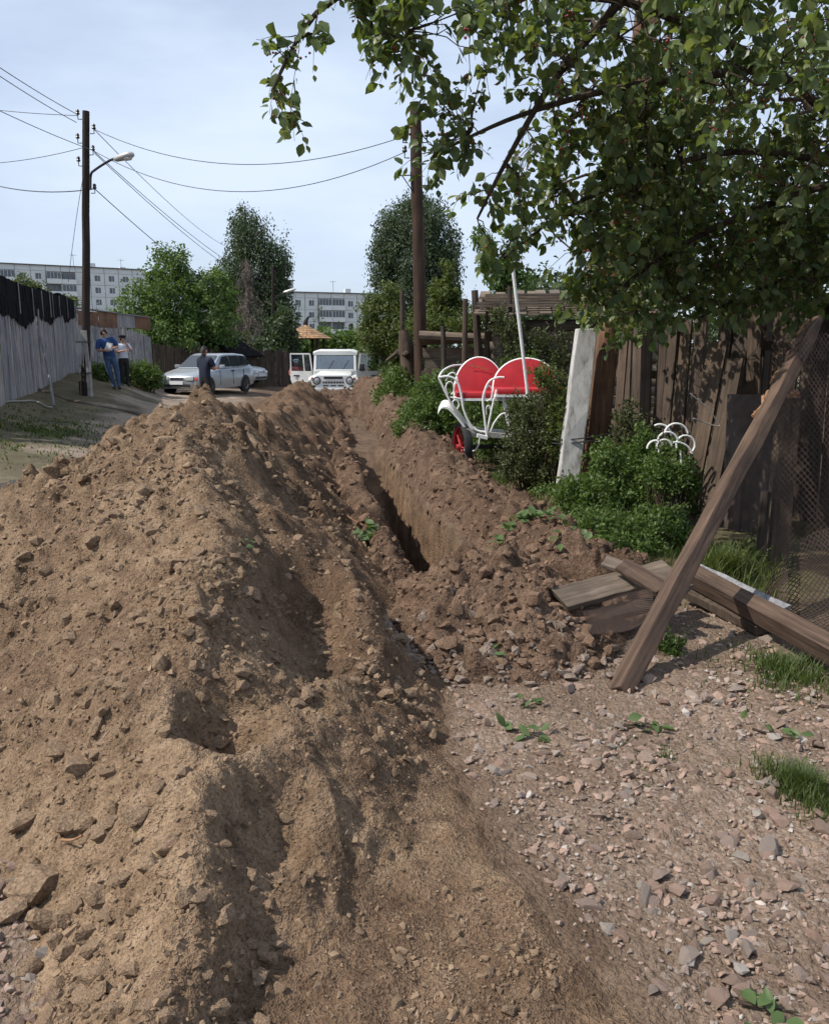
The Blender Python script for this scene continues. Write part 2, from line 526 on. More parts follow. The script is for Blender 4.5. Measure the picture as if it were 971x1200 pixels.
class MB:
    """collects shapes into one mesh"""
    def __init__(s):
        s.v = []; s.f = []

    def poly(s, verts, faces):
        n = len(s.v)
        s.v += [tuple(p) for p in verts]
        s.f += [tuple(i + n for i in f) for f in faces]
        return s

    def box(s, c, size, rot=None, jit=0.0, taper=None):
        hx, hy, hz = size[0] / 2, size[1] / 2, size[2] / 2
        pts = [Vector((x, y, z)) for z in (-hz, hz) for y in (-hy, hy) for x in (-hx, hx)]
        if taper:
            for p in pts[4:]:
                p.x *= taper[0]; p.y *= taper[1]
        if jit:
            for p in pts:
                p += Vector((random.uniform(-jit, jit), random.uniform(-jit, jit), random.uniform(-jit, jit)))
        if rot is not None:
            m = rot if isinstance(rot, Matrix) else Euler(rot).to_matrix()
            pts = [m @ p for p in pts]
        pts = [p + Vector(c) for p in pts]
        return s.poly(pts, [(0, 2, 3, 1), (4, 5, 7, 6), (0, 1, 5, 4), (2, 6, 7, 3), (0, 4, 6, 2), (1, 3, 7, 5)])

    def beam(s, a, b, w, h, up=(0, 0, 1)):
        a = Vector(a); b = Vector(b)
        d = (b - a).normalized()
        u = Vector(up)
        if abs(d.dot(u)) > 0.98: u = Vector((0, 1, 0))
        r = d.cross(u).normalized(); u = r.cross(d).normalized()
        pts = []
        for p in (a, b):
            for sx, sz in ((-1, -1), (1, -1), (1, 1), (-1, 1)):
                pts.append(p + r * sx * w / 2 + u * sz * h / 2)
        return s.poly(pts, [(3, 2, 1, 0), (4, 5, 6, 7), (0, 1, 5, 4), (1, 2, 6, 5), (2, 3, 7, 6), (3, 0, 4, 7)])

    def tube(s, pts, r, n=6, cap=True, closed=False):
        pts = [Vector(p) for p in pts]
        rs = r if isinstance(r, (list, tuple)) else [r] * len(pts)
        k = len(pts)
        rings = []
        prev = None
        for i, p in enumerate(pts):
            if closed:
                d = pts[(i + 1) % k] - pts[i - 1]
            else:
                d = pts[min(i + 1, k - 1)] - pts[max(i - 1, 0)]
            if d.length < 1e-9: d = Vector((0, 0, 1))
            d.normalize()
            if prev is None:
                a = Vector((0, 0, 1)) if abs(d.z) < 0.9 else Vector((1, 0, 0))
                x = d.cross(a).normalized()
            else:
                x = (prev - d * prev.dot(d))
                x = x.normalized() if x.length > 1e-6 else d.orthogonal().normalized()
            prev = x
            y = d.cross(x)
            rings.append([p + (x * math.cos(2 * math.pi * j / n) + y * math.sin(2 * math.pi * j / n)) * rs[i] for j in range(n)])
        vs = [q for ring in rings for q in ring]
        fs = []
        m = k if closed else k - 1
        for i in range(m):
            a = i * n; b = ((i + 1) % k) * n
            for j in range(n):
                fs.append((a + j, a + (j + 1) % n, b + (j + 1) % n, b + j))
        if cap and not closed:
            fs.append(tuple(range(n - 1, -1, -1))); fs.append(tuple((k - 1) * n + j for j in range(n)))
        return s.poly(vs, fs)

    def prism(s, outline, y0, y1):
        """outline in (x, z), extruded along y"""
        n = len(outline)
        vs = [(x, y0, z) for x, z in outline] + [(x, y1, z) for x, z in outline]
        fs = [tuple(range(n)), tuple(range(2 * n - 1, n - 1, -1))]
        for i in range(n):
            j = (i + 1) % n
            fs.append((i, i + n, j + n, j))
        return s.poly(vs, fs)

    def loft(s, rings, cap=True):
        n = len(rings[0]); vs = [p for r in rings for p in r]; fs = []
        for i in range(len(rings) - 1):
            for j in range(n):
                fs.append((i * n + j, i * n + (j + 1) % n, (i + 1) * n + (j + 1) % n, (i + 1) * n + j))
        if cap:
            fs.append(tuple(range(n - 1, -1, -1))); fs.append(tuple((len(rings) - 1) * n + j for j in range(n)))
        return s.poly(vs, fs)

    def lathe(s, prof, c=(0, 0, 0), axis='Z', n=20):
        vs = []; fs = []
        for r, h in prof:
            for j in range(n):
                a = 2 * math.pi * j / n
                p = {'Z': (r * math.cos(a), r * math.sin(a), h), 'X': (h, r * math.cos(a), r * math.sin(a)), 'Y': (r * math.cos(a), h, r * math.sin(a))}[axis]
                vs.append((p[0] + c[0], p[1] + c[1], p[2] + c[2]))
        for i in range(len(prof) - 1):
            for j in range(n):
                fs.append((i * n + j, i * n + (j + 1) % n, (i + 1) * n + (j + 1) % n, (i + 1) * n + j))
        return s.poly(vs, fs)

    def mesh(s, name='part', smooth=False, bevel=0.0, angle=None):
        me = bpy.data.meshes.new(name)
        me.from_pydata(s.v, [], s.f)
        bm = bmesh.new(); bm.from_mesh(me)
        bmesh.ops.recalc_face_normals(bm, faces=bm.faces)
        if bevel > 0:
            bmesh.ops.bevel(bm, geom=[e for e in bm.edges if len(e.link_faces) == 2 and e.calc_face_angle(0) > 0.5], offset=bevel, segments=2, affect='EDGES', profile=0.6)
        for f in bm.faces: f.smooth = smooth
        if smooth:
            for e in bm.edges:
                if len(e.link_faces) == 2 and e.calc_face_angle(0) > (angle or 0.7): e.smooth = False
        bm.to_mesh(me); bm.free()
        return me

    def build(s, name, mat, parent=None, smooth=False, bevel=0.0, loc=None, rot=None, angle=None):
        return link(name, s.mesh(name, smooth, bevel, angle), mat, parent, loc, rot)


def curve_pts(ctrl, n=16):
    """Catmull-Rom through control points"""
    P = [Vector(p) for p in ctrl]
    P = [P[0] * 2 - P[1]] + P + [P[-1] * 2 - P[-2]]
    out = []
    seg = len(P) - 3
    for i in range(seg):
        m = max(2, n // seg)
        for k in range(m):
            t = k / m
            a, b, c, d = P[i], P[i + 1], P[i + 2], P[i + 3]
            out.append(0.5 * ((2 * b) + (c - a) * t + (2 * a - 5 * b + 4 * c - d) * t * t + (3 * b - a - 3 * c + d) * t ** 3))
    out.append(P[-2])
    return out


def grid_mesh(name, X, Y, Z, keep=None, mask=None):
    nr, nc = X.shape
    V = np.stack([X, Y, Z], -1).reshape(-1, 3)
    idx = np.arange(nr * nc).reshape(nr, nc)
    q = np.stack([idx[:-1, :-1], idx[:-1, 1:], idx[1:, 1:], idx[1:, :-1]], -1).reshape(-1, 4)
    if keep is not None:
        k = keep.reshape(-1)
        q = q[k[q].any(1)]
        used = np.zeros(len(V), bool); used[q.ravel()] = True
        remap = np.cumsum(used) - 1
        V = V[used]; q = remap[q]
        if mask is not None: mask = mask.reshape(-1, 4)[used]
    me = mesh_np(name, V, quads=q, smooth=True)
    if mask is not None:
        a = me.color_attributes.new('mask', 'FLOAT_COLOR', 'POINT')
        a.data.foreach_set('color', np.asarray(mask, dtype=np.float32).reshape(-1))
    return me


# ------------------------------------------------------------------ GROUND
def axis_rows(y0, y1, ratio):
    n = int(math.log(y1 / y0) / math.log(ratio))
    return y0 * ratio ** np.arange(n + 1)


ROWS = np.concatenate([[-14, -9, -6, -4, -2.5, -1.4, -.6, 0, .4, .7, .95, 1.1, 1.2], axis_rows(1.28, 34, 1.0042), axis_rows(35, 1400, 1.07)])
cd = np.arange(-0.62, 0.6201, 0.0044)
side = 0.62 + np.cumsum(0.006 * 1.16 ** np.arange(38))
COLS = np.concatenate([-side[::-1], cd, side])
YY = np.repeat(ROWS[:, None], len(COLS), 1)
WID = np.maximum(YY * 1.0 + 0.25, 1.45)
XX = COLS[None, :] * WID
ZZ = ground_z(XX, YY)
tm = trench_mask(XX, YY)
near = 1 - sstep(8, 16, YY)
# gravel area: right foreground and the bare patch at the lower left
gravel = sstep(-0.05, 0.15, XX - sand_edge(YY)) * (1 - sstep(4.6, 5.6, YY)) * (1 - sstep(2.4, 3.4, XX))
gravel = np.maximum(gravel, (1 - sstep(-1.0, -0.75, XX)) * (1 - sstep(2.6, 3.2, YY)) * sstep(-3, -2, XX))
gravel = np.clip(gravel * (0.75 + 0.5 * fbm(XX, YY, 1.4, 2, 401)), 0, 1)
ZZ = ZZ + gravel * (clods(XX, YY, 0.045, 410, 0.75, 0.55) + clods(XX, YY, 0.022, 420, 0.8, 0.55) + 0.8 * clods(XX, YY, 0.09, 425, 0.3, 0.35)) * near
ZZ = ZZ + (1 - tm) * (0.008 * fbm(XX, YY, 6, 4, 430, 0.6)) * (1 - sstep(20, 34, YY))
wall = np.clip(4 * tm * (1 - tm), 0, 1)
XX2 = XX + wall * (0.06 * fbm(XX * 0.3, YY * 2.0, 3, 3, 440) + 0.05 * vnoise(YY * 9, ZZ * 7, 441) + 0.025 * vnoise(YY * 24, ZZ * 18, 442))
qf = (fence_x(YY) + 3.2) - XX
grass = .8 * sstep(0.9, 1.9, qf + 1.1 * fbm(XX, YY, 0.7, 4, 450)) * sstep(7, 10, YY)
grass = np.maximum(grass, .75 * sstep(1.0, 1.9, XX + 0.6 * fbm(XX, YY, 1.1, 3, 455) - 0.05 * YY) * sstep(3.2, 5.5, YY))
grass = np.maximum(grass, sstep(40, 55, YY))
path = (1 - sstep(0.6, 2.8, np.abs(XX + 4.5 + 0.17 * (YY - 9)) + 0.9 * fbm(XX, YY, 0.7, 3, 460))) * sstep(4, 7, YY)
MASK = np.stack([gravel, np.clip(grass, 0, 1), np.clip(path, 0, 1), np.clip(tm * 2, 0, 1)], -1)

m, nt, bs, out = M_new('ground_soil')
MAT_GROUND = m
tc = nd(nt, 'ShaderNodeTexCoord'); v = tc.outputs['Object']
at_n = nd(nt, 'ShaderNodeVertexColor', layer_name='mask')
sep = nd(nt, 'ShaderNodeSeparateColor'); nt.links.new(at_n.outputs['Color'], sep.inputs[0])
nb = noise(nt, v, 0.9, 2, 0.6); nm = noise(nt, v, 7.0, 4, 0.65); nf = noise(nt, v, 80.0, 2, 0.75)
soil = ramp(nt, nm, [(0.28, (.085, .058, .040)), (0.5, (.145, .102, .072)), (0.74, (.21, .155, .112))])
vor = nd(nt, 'ShaderNodeTexVoronoi', Scale=52.0); nt.links.new(v, vor.inputs['Vector'])
sepv = nd(nt, 'ShaderNodeSeparateColor'); nt.links.new(vor.outputs['Color'], sepv.inputs[0])
grav = ramp(nt, sepv.outputs[0], [(0.0, (.165, .122, .093)), (0.3, (.262, .192, .150)), (0.55, (.235, .190, .155)), (0.8, (.298, .222, .176)), (1.0, (.37, .33, .29))])
grav = mixc(nt, add(nt, nm, 0.1, 'SUBTRACT'), grav, (.18, .130, .094))
pathc = ramp(nt, nm, [(0.3, (.24, .19, .15)), (0.7, (.38, .32, .26))])
grc = ramp(nt, nm, [(0.3, (.085, .068, .048)), (0.5, (.092, .086, .048)), (0.72, (.115, .115, .055))])
c = mixc(nt, sep.outputs[2], soil, pathc)
c = mixc(nt, sep.outputs[1], c, grc)
c = mixc(nt, sep.outputs[0], c, grav)
tren = ramp(nt, nm, [(0.3, (.12, .078, .052)), (0.7, (.25, .165, .105))])
c = mixc(nt, at_n.outputs['Alpha'], c, tren)
c = mixc(nt, 1.0, c, ramp(nt, nb, [(0.3, (.78, .77, .76)), (0.7, (1.12, 1.1, 1.08))]), 'MULTIPLY')
c = mixc(nt, 1.0, c, ramp(nt, nf, [(0.3, (.72, .70, .68)), (0.7, (1.2, 1.18, 1.15))]), 'MULTIPLY')
nt.links.new(c, bs.inputs['Base Color'])
bs.inputs['Roughness'].default_value = 0.95
bs.inputs['Specular IOR Level'].default_value = 0.15
bump(nt, bs, add(nt, nf, add(nt, vor.outputs['Distance'], -0.6, 'MULTIPLY')), 0.014, 1.0)

GROUND = link('ground', grid_mesh('ground', XX2, YY, ZZ, None, MASK), MAT_GROUND)
tag(GROUND, 'stony brown dirt ground with the open trench cut into it', None, None, 'structure')

# ------------------------------------------------------------------ SPOIL HEAP AND BERM
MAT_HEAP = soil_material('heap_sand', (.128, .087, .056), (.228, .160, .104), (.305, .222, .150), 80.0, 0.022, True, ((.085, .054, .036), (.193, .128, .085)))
MAT_BERM = soil_material('berm_soil', (.080, .052, .037), (.145, .097, .068), (.22, .152, .108), 70.0, 0.024)
rows = axis_rows(1.15, 31.5, 1.0031)
cols = np.concatenate([-0.66 - np.cumsum(0.004 * 1.12 ** np.arange(26))[::-1], np.arange(-0.66, 0.36, 0.0031)])
Yh = np.repeat(rows[:, None], len(cols), 1)
Xh = cols[None, :] * (Yh + 0.25)
Hh = heap_h(Xh, Yh)
Zh = base_z(Xh, Yh) + np.maximum(Hh, -0.12) + heap_detail(Xh, Yh, Hh)
darker_mask = sstep(0.10, 0.75, Xh - np.interp(Yh, CY, CX) + 0.28 * fbm(Xh, Yh, 1.4, 4, 600)) * sstep(2.2, 3.4, Yh + .3 * fbm(Xh, Yh, 2, 3, 603)) * 0.85  # right of the crest line the sand turns darker brown, edge broken by noise
darker_mask = np.maximum(darker_mask, 0.65 * sstep(0.1, 0.7, fbm(Xh, Yh, 0.8, 4, 610)))
darker_mask = np.maximum(darker_mask, 0.8 * sstep(5.5, 8.5, Yh))
darker_mask = np.maximum(darker_mask, 0.55 * sstep(-0.3, 0.3, fbm(Xh, Yh, 3.0, 3, 615)) * sstep(-.45, -.2, Xh) * (1 - sstep(3.4, 4.2, Yh)))
HM = np.stack([np.clip(darker_mask, 0, 1)] * 4, -1)
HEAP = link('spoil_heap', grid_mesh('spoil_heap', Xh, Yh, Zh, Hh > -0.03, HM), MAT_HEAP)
tag(HEAP, 'tall heap of tan sandy excavated earth filling the left foreground', 'earth heap')

rows = axis_rows(3.4, 28.5, 1.0035)
cols = np.arange(-0.30, 0.42, 0.0036)
Yb = np.repeat(rows[:, None], len(cols), 1)
Xb = cols[None, :] * (Yb + 0.25)
Hb = berm_h(Xb, Yb)
Zb = base_z(Xb, Yb) + np.maximum(Hb, -0.12) + berm_detail(Xb, Yb, Hb)
BERM = link('spoil_berm', grid_mesh('spoil_berm', Xb, Yb, Zb, Hb > -0.03), MAT_BERM)
tag(BERM, 'low ridge of dark lumpy soil along the edges and near end of the trench', 'earth ridge')
del XX, YY, ZZ, XX2, MASK, Xh, Yh, Zh, Hh, Xb, Yb, Zb, Hb


# ------------------------------------------------------------------ loose stones and clods
def hull_mesh(name, npts, seed, squash=(1, 0.8, 0.6), smooth=False):
    rs = np.random.default_rng(seed)
    p = rs.normal(size=(npts, 3)); p /= np.linalg.norm(p, axis=1)[:, None]
    p *= rs.uniform(0.72, 1.0, (npts, 1)) * np.array(squash) * rs.uniform(0.8, 1.2, 3)
    bm = bmesh.new()
    for q in p: bm.verts.new(q)
    r = bmesh.ops.convex_hull(bm, input=bm.verts)
    bmesh.ops.delete(bm, geom=list(set(g for g in r['geom_interior'] + r['geom_unused'] if isinstance(g, bmesh.types.BMVert))), context='VERTS')
    bmesh.ops.triangulate(bm, faces=bm.faces)
    for f in bm.faces: f.smooth = smooth
    me = bpy.data.meshes.new(name); bm.to_mesh(me); bm.free()
    return me


MAT_STONE = stone_material('stone')
MAT_CLOD = soil_material('clod', (.125, .084, .055), (.207, .145, .096), (.280, .204, .140), 6.0, 0.006, False)
MAT_CLOD_D = soil_material('clod_dark', (.085, .055, .038), (.155, .10, .068), (.24, .162, .112), 6.0, 0.006, False)
STONES = [hull_mesh('stone', 15, 100 + i, (1, 0.8, 0.55)) for i in range(14)]
CLODS = [hull_mesh('clod', 22, 200 + i, (1, 0.85, 0.66), False) for i in range(12)]
CRUMBS = [hull_mesh('crumb', 10, 240 + i, (1, 0.85, 0.7), False) for i in range(8)]
CLODS_D = [mm.copy() for mm in CLODS]
STONES_D = [mm.copy() for mm in STONES]
MAT_STONE_D = soil_material('dusty_stone', (.12, .09, .07), (.20, .155, .125), (.31, .26, .22), 5.0, 0.004, False)
for mm in STONES_D: mm.materials.append(MAT_STONE_D)
for mm in STONES: mm.materials.append(MAT_STONE)
for mm in CLODS: mm.materials.append(MAT_CLOD)
for mm in CLODS_D: mm.materials.append(MAT_CLOD_D)


def mesh_arrays(me):
    v = np.empty(len(me.vertices) * 3, np.float32); me.vertices.foreach_get('co', v)
    t = np.array([tuple(p.vertices) for p in me.polygons], np.int32)
    return v.reshape(-1, 3), t


def rot_mats(n, rng, tilt=1.0):
    a = rng.uniform(0, 2 * np.pi, n); b = rng.normal(0, 0.35 * tilt, n); c = rng.normal(0, 0.35 * tilt, n)
    ca, sa, cb, sb, cc, scn = np.cos(a), np.sin(a), np.cos(b), np.sin(b), np.cos(c), np.sin(c)
    Rz = np.zeros((n, 3, 3)); Rz[:, 0, 0] = ca; Rz[:, 0, 1] = -sa; Rz[:, 1, 0] = sa; Rz[:, 1, 1] = ca; Rz[:, 2, 2] = 1
    Rx = np.zeros((n, 3, 3)); Rx[:, 0, 0] = 1; Rx[:, 1, 1] = cb; Rx[:, 1, 2] = -sb; Rx[:, 2, 1] = sb; Rx[:, 2, 2] = cb
    Ry = np.zeros((n, 3, 3)); Ry[:, 1, 1] = 1; Ry[:, 0, 0] = cc; Ry[:, 0, 2] = scn; Ry[:, 2, 0] = -scn; Ry[:, 2, 2] = cc
    return Rz @ Rx @ Ry


def scatter_joined(name, protos, xyz, size, mat, parent, rng, smooth=False):
    VS = []; TS = []; n0 = 0
    arrs = [mesh_arrays(p) for p in protos]
    pick = rng.integers(0, len(protos), len(xyz))
    Rm = rot_mats(len(xyz), rng)
    for k, (v, t) in enumerate(arrs):
        i = np.nonzero(pick == k)[0]
        if len(i) == 0: continue
        V = np.einsum('nij,vj->nvi', Rm[i], v) * size[i, None, None] + xyz[i][:, None, :]
        T = t[None] + (np.arange(len(i)) * len(v))[:, None, None] + n0
        VS.append(V.reshape(-1, 3)); TS.append(T.reshape(-1, 3)); n0 += len(i) * len(v)
    me = mesh_np(name, np.concatenate(VS), tris=np.concatenate(TS), smooth=smooth)
    o = link(name, me, mat, parent)
    tag(o, kind='stuff')
    return o


def scatter_single(name, protos, xyz, size, parent, rng):
    for i in range(len(xyz)):
        me = protos[int(rng.integers(0, len(protos)))]
        o = bpy.data.objects.new(name, me); COL.objects.link(o); o.parent = parent
        o.location = tuple(xyz[i]); o.scale = (size[i],) * 3
        o.rotation_euler = (rng.normal(0, .35), rng.normal(0, .35), rng.uniform(0, 6.28))


def persp_points(n, x0, x1, y0, y1, rng):
    """points spread so that their density falls with distance"""
    y = y0 * (y1 / y0) ** rng.uniform(0, 1, n)
    u = rng.uniform(-0.60, 0.62, n)
    x = u * (y + 0.25)
    k = (x > x0) & (x < x1)
    return x[k], y[k]


rng = np.random.default_rng(31)
# stones on the gravel
x, y = persp_points(26000, -1.6, 2.6, 1.5, 5.6, rng)
e = sand_edge(y)
okm = ((x > e + 0.02 + rng.normal(0, .05, len(x))) | ((x < -0.82) & (y < 2.5)))
okm &= (heap_h(x, y) < 0.02) & (berm_h(x, y) < 0.02) & (x < 2.0)
dens = sstep(-0.5, 0.5, fbm(x, y, 1.5, 3, 500))
okm &= rng.uniform(0, 1, len(x)) < 0.30 + 0.7 * dens
x, y = x[okm], y[okm]
sz = 0.0035 + 0.011 * rng.uniform(0, 1, len(x)) ** 2.4 + 0.032 * rng.uniform(0, 1, len(x)) ** 11
sz = sz * np.where((x > .75) & (sz > .008), 1.2, 1.0) * np.where((x < -.7) & (sz > .006), 1.6, 1.0)
order = np.argsort(-sz / (y + 0.8))
z = base_z(x, y) + sz * rng.uniform(-.15, .22, len(x)) + 0.005
P3 = np.stack([x, y, z], 1)
big = order[:300]; small = order[300:]
scatter_single('stone', STONES, P3[big], sz[big], GROUND, rng)
scatter_joined('gravel', STONES, P3[small], sz[small], MAT_STONE, GROUND, rng)

# clods on the heap
x, y = persp_points(75000, -4.6, 0.6, 1.5, 12, rng)
h = heap_h(x, y)
k = h > 0.03
smooth_area = np.exp(-(((x + 0.5) / 0.17) ** 2 + ((y - 3.5) / 0.5) ** 2)) + np.exp(-(((x + 0.63) / 0.16) ** 2 + ((y - 2.4) / 0.35) ** 2))
k &= rng.uniform(0, 1, len(x)) < (0.30 + 0.70 * sstep(-0.3, 0.4, fbm(x, y, 1.1, 2, 61))) * (1 - 0.9 * np.clip(smooth_area, 0, 1))
x, y, h = x[k], y[k], h[k]
sz = (0.0035 + 0.0115 * rng.uniform(0, 1, len(x)) ** 2.0 + 0.036 * rng.uniform(0, 1, len(x)) ** 15) * (0.9 + 0.08 * y)
sz[(x > -0.35) & (y < 3.2)] *= 0.55
z = base_z(x, y) + h + heap_detail(x, y, h) + sz * 0.10
P3 = np.stack([x, y, z], 1)
order = np.argsort(-sz / (y + 0.8))
scatter_single('clod', CLODS, P3[order[:280]], sz[order[:280]], HEAP, rng)
scatter_joined('crumbs', CRUMBS, P3[order[280:]], sz[order[280:]], MAT_CLOD, HEAP, rng)
# big clods at the lower left toe of the heap
for (u, v_, d, s) in [(40, 985, 2.22, .072), (95, 900, 2.55, .055), (80, 945, 2.36, .060), (50, 1030, 2.08, .045), (75, 1045, 2.03, .042), (115, 1050, 2.02, .040),
                      (20, 915, 2.5, .05), (30, 1090, 1.93, .034), (105, 1085, 1.94, .036), (180, 815, 3.05, .045), (65, 870, 2.7, .045), (10, 1010, 2.15, .05),
                      (200, 590, 5.0, .075), (180, 610, 4.9, .06), (290, 500, 6.0, .10), (140, 560, 5.6, .06), (210, 705, 3.6, .07)]:
    p = at(u, v_, d)
    o = bpy.data.objects.new('clod', CLODS[random.randrange(len(CLODS))]); COL.objects.link(o); o.parent = HEAP
    o.location = (p.x, p.y, surf_z(p.x, p.y) + s * 0.45); o.scale = (s * 1.45, s * 1.2, s * 1.15); o.rotation_euler = (random.uniform(-.4, .4), random.uniform(-.4, .4), random.uniform(0, 6))

# lumps and stones on the berm
x, y = persp_points(42000, -3.4, 1.7, 3.6, 26, rng)
h = berm_h(x, y)
k = (h > 0.01)
x, y, h = x[k], y[k], h[k]
sz = (0.007 + 0.020 * rng.uniform(0, 1, len(x)) ** 2 + 0.055 * rng.uniform(0, 1, len(x)) ** 11) * (0.75 + 0.05 * y)
z = base_z(x, y) + h + berm_detail(x, y, h) + sz * 0.05
P3 = np.stack([x, y, z], 1)
order = np.argsort(-sz / (y + 0.8))
scatter_single('clod', CLODS_D, P3[order[:260]], sz[order[:260]], BERM, rng)
scatter_joined('crumbs', CRUMBS, P3[order[260:]], sz[order[260:]], MAT_CLOD_D, BERM, rng)
# grey and brown stones along the front of the mound
for i in range(200):
    px = random.uniform(-0.18, 1.08); py = 3.84 + random.uniform(-.08, .75) * random.random() ** .6 + 0.1 * abs(px - .4)
    s = 0.018 + 0.042 * random.random() ** 2.6
    o = bpy.data.objects.new('stone', STONES_D[random.randrange(len(STONES_D))]); COL.objects.link(o); o.parent = BERM
    o.location = (px, py, surf_z(px, py) + s * 0.3); o.scale = (s, s, s * 1.1); o.rotation_euler = (random.uniform(-.5, .5), random.uniform(-.5, .5), random.uniform(0, 6))
for (u, v_, d, s) in [(742, 1078, 2.13, .026), (755, 1050, 2.22, .02), (798, 1045, 2.24, .024), (765, 995, 2.5, .02), (678, 925, 2.85, .025), (845, 1025, 2.3, .02), (860, 1137, 1.95, .018), (765, 1170, 1.85, .03), (665, 800, 3.75, .075), (745, 820, 3.75, .03), (800, 842, 3.5, .045), (940, 1015, 2.3, .03), (905, 905, 2.9, .03), (690, 790, 3.9, .04)]:
    p = at(u, v_, d)
    o = bpy.data.objects.new('stone', STONES[random.randrange(len(STONES))]); COL.objects.link(o); o.parent = GROUND
    o.location = (p.x, p.y, surf_z(p.x, p.y) + s * 0.2); o.scale = (s, s * .8, s * .9); o.rotation_euler = (random.uniform(-.3, .3), random.uniform(-.3, .3), random.uniform(0, 6))
# ================================================================== FOLIAGE HELPERS
T_RHOMB = (np.array([[0, 0, 0], [.5, .45, .06], [0, 1, -.06], [-.5, .45, .06]], float), np.array([[0, 1, 2], [0, 2, 3]]))
T_OVATE = (np.array([[0, 0, 0], [.34, .22, .05], [.50, .48, .06], [.30, .78, .02], [0, 1, -.14], [-.30, .78, .02], [-.50, .48, .06], [-.34, .22, .05], [0, .25, 0], [0, .50, -.02], [0, .78, -.06]], float),
           np.array([[0, 1, 8], [0, 8, 7], [8, 1, 2], [8, 2, 9], [8, 9, 6], [8, 6, 7], [9, 2, 3], [9, 3, 10], [9, 10, 5], [9, 5, 6], [10, 3, 4], [10, 4, 5]]))


def leaf_arrays(pos, axis, nrm, length, width, tmpl):
    """many leaves: base position, direction of the midrib, face normal"""
    a = axis / np.maximum(np.linalg.norm(axis, axis=1)[:, None], 1e-6)
    n = nrm - (nrm * a).sum(1)[:, None] * a
    n /= np.maximum(np.linalg.norm(n, axis=1)[:, None], 1e-6)
    s = np.cross(a, n)
    v, t = tmpl
    L = length[:, None, None]; W = width[:, None, None]
    V = pos[:, None, :] + s[:, None, :] * (v[None, :, 0:1] * W) + a[:, None, :] * (v[None, :, 1:2] * L) + n[:, None, :] * (v[None, :, 2:3] * L)
    T = t[None] + (np.arange(len(pos)) * len(v))[:, None, None]
    return V.reshape(-1, 3), T.reshape(-1, 3)


def leaves_obj(name, pos, axis, nrm, length, width, mat, parent, tmpl=T_RHOMB, smooth=False, kind='stuff'):
    V, T = leaf_arrays(pos, axis, nrm, length, width, tmpl)
    o = link(name, mesh_np(name, V, tris=T, smooth=smooth), mat, parent)
    if kind: tag(o, kind=kind)
    return o


def unit(n, rng):
    p = rng.normal(size=(n, 3))
    return p / np.linalg.norm(p, axis=1)[:, None]


def crown_leaves(ells, nclump, nleaf, rcl, leaf, rng, droop=0.3, vert=1.0, shell=0.55):
    """clumps spread through ellipsoids; returns leaf position, axis, normal, length, width"""
    vol = np.array([e[3] * e[4] * e[5] for e in ells]) ** 0.7
    pick = rng.choice(len(ells), nclump, p=vol / vol.sum())
    E = np.array(ells)[pick]
    d = unit(nclump, rng)
    r = (shell + (1 - shell) * rng.uniform(0, 1, nclump)) ** (0.8)
    qd = np.floor(d * 1.9 + 7.3 * pick[:, None])
    r = r * (0.70 + 0.48 * _hash(qd[:, 0] + 3 * qd[:, 2], qd[:, 1] - 5 * qd[:, 2], 77))
    c = E[:, :3] + d * r[:, None] * E[:, 3:6]
    size = rcl * rng.uniform(0.6, 1.4, nclump)
    k = np.repeat(np.arange(nclump), nleaf)
    off = unit(len(k), rng) * (rng.uniform(0, 1, len(k)) ** .45)[:, None] * np.array([1, 1, vert]) * size[k][:, None] * 0.95
    off[:, 2] -= rng.uniform(0, 1.4, len(k)) * droop * size[k]
    pos = c[k] + off
    ax = unit(len(k), rng) + np.array([0, 0, -droop * 1.6]) + 0.5 * d[k]
    nm = unit(len(k), rng) + np.array([0, 0, 0.9]) + 0.35 * d[k]
    ln = leaf * rng.uniform(0.6, 1.3, len(k))
    return pos, ax, nm, ln, ln * rng.uniform(0.5, 0.75, len(k)), c


def branch_tubes(mb, a, b, r0, r1, rng, wob=0.08, n=6, sides=5, sag=0.0):
    a = Vector(a); b = Vector(b)
    L = (b - a).length
    pts = []
    for i in range(n + 1):
        t = i / n
        p = a.lerp(b, t)
        w = math.sin(math.pi * t) * wob * L
        p += Vector((rng.normal() * w * .5, rng.normal() * w * .5, rng.normal() * w * .3 + sag * math.sin(math.pi * t) * L))
        pts.append(p)
    mb.tube(pts, [r0 + (r1 - r0) * i / n for i in range(n + 1)], sides)
    return pts


MAT_BARK = wood_material('bark', (.030, .022, .016), (.085, .066, .05), 'Z', 0.95, 14, 0.3, 0.012)
MAT_LEAF_NEAR = leaf_material('leaf_near', (.062, .098, .036), (.110, .150, .054), (.185, .215, .085), 0.46, 1.3, 0.36)
MAT_LEAF_MAPLE = leaf_material('leaf_maple', (.060, .105, .028), (.092, .155, .040), (.135, .20, .055), 0.4)
MAT_LEAF_BIRCH = leaf_material('leaf_birch', (.036, .056, .028), (.055, .082, .038), (.080, .112, .050), 0.32)
MAT_LEAF_LIGHT = leaf_material('leaf_light', (.055, .080, .022), (.085, .115, .030), (.125, .150, .040), 0.35)
MAT_WEED = leaf_material('weed', (.055, .095, .024), (.088, .142, .034), (.135, .19, .055), 0.38)
MAT_OLIVE = leaf_material('olive_leaf', (.040, .052, .020), (.062, .075, .028), (.10, .11, .040), 0.3)
MAT_GRASS = leaf_material('grass_blade', (.045, .075, .018), (.070, .105, .026), (.12, .145, .045), 0.35)
MAT_DRYGRASS = leaf_material('dry_grass', (.12, .10, .05), (.17, .14, .07), (.22, .19, .10), 0.3)
MAT_DEAD = plain('dead_twig', (.13, .105, .085), 0.95, 0, 0.3)


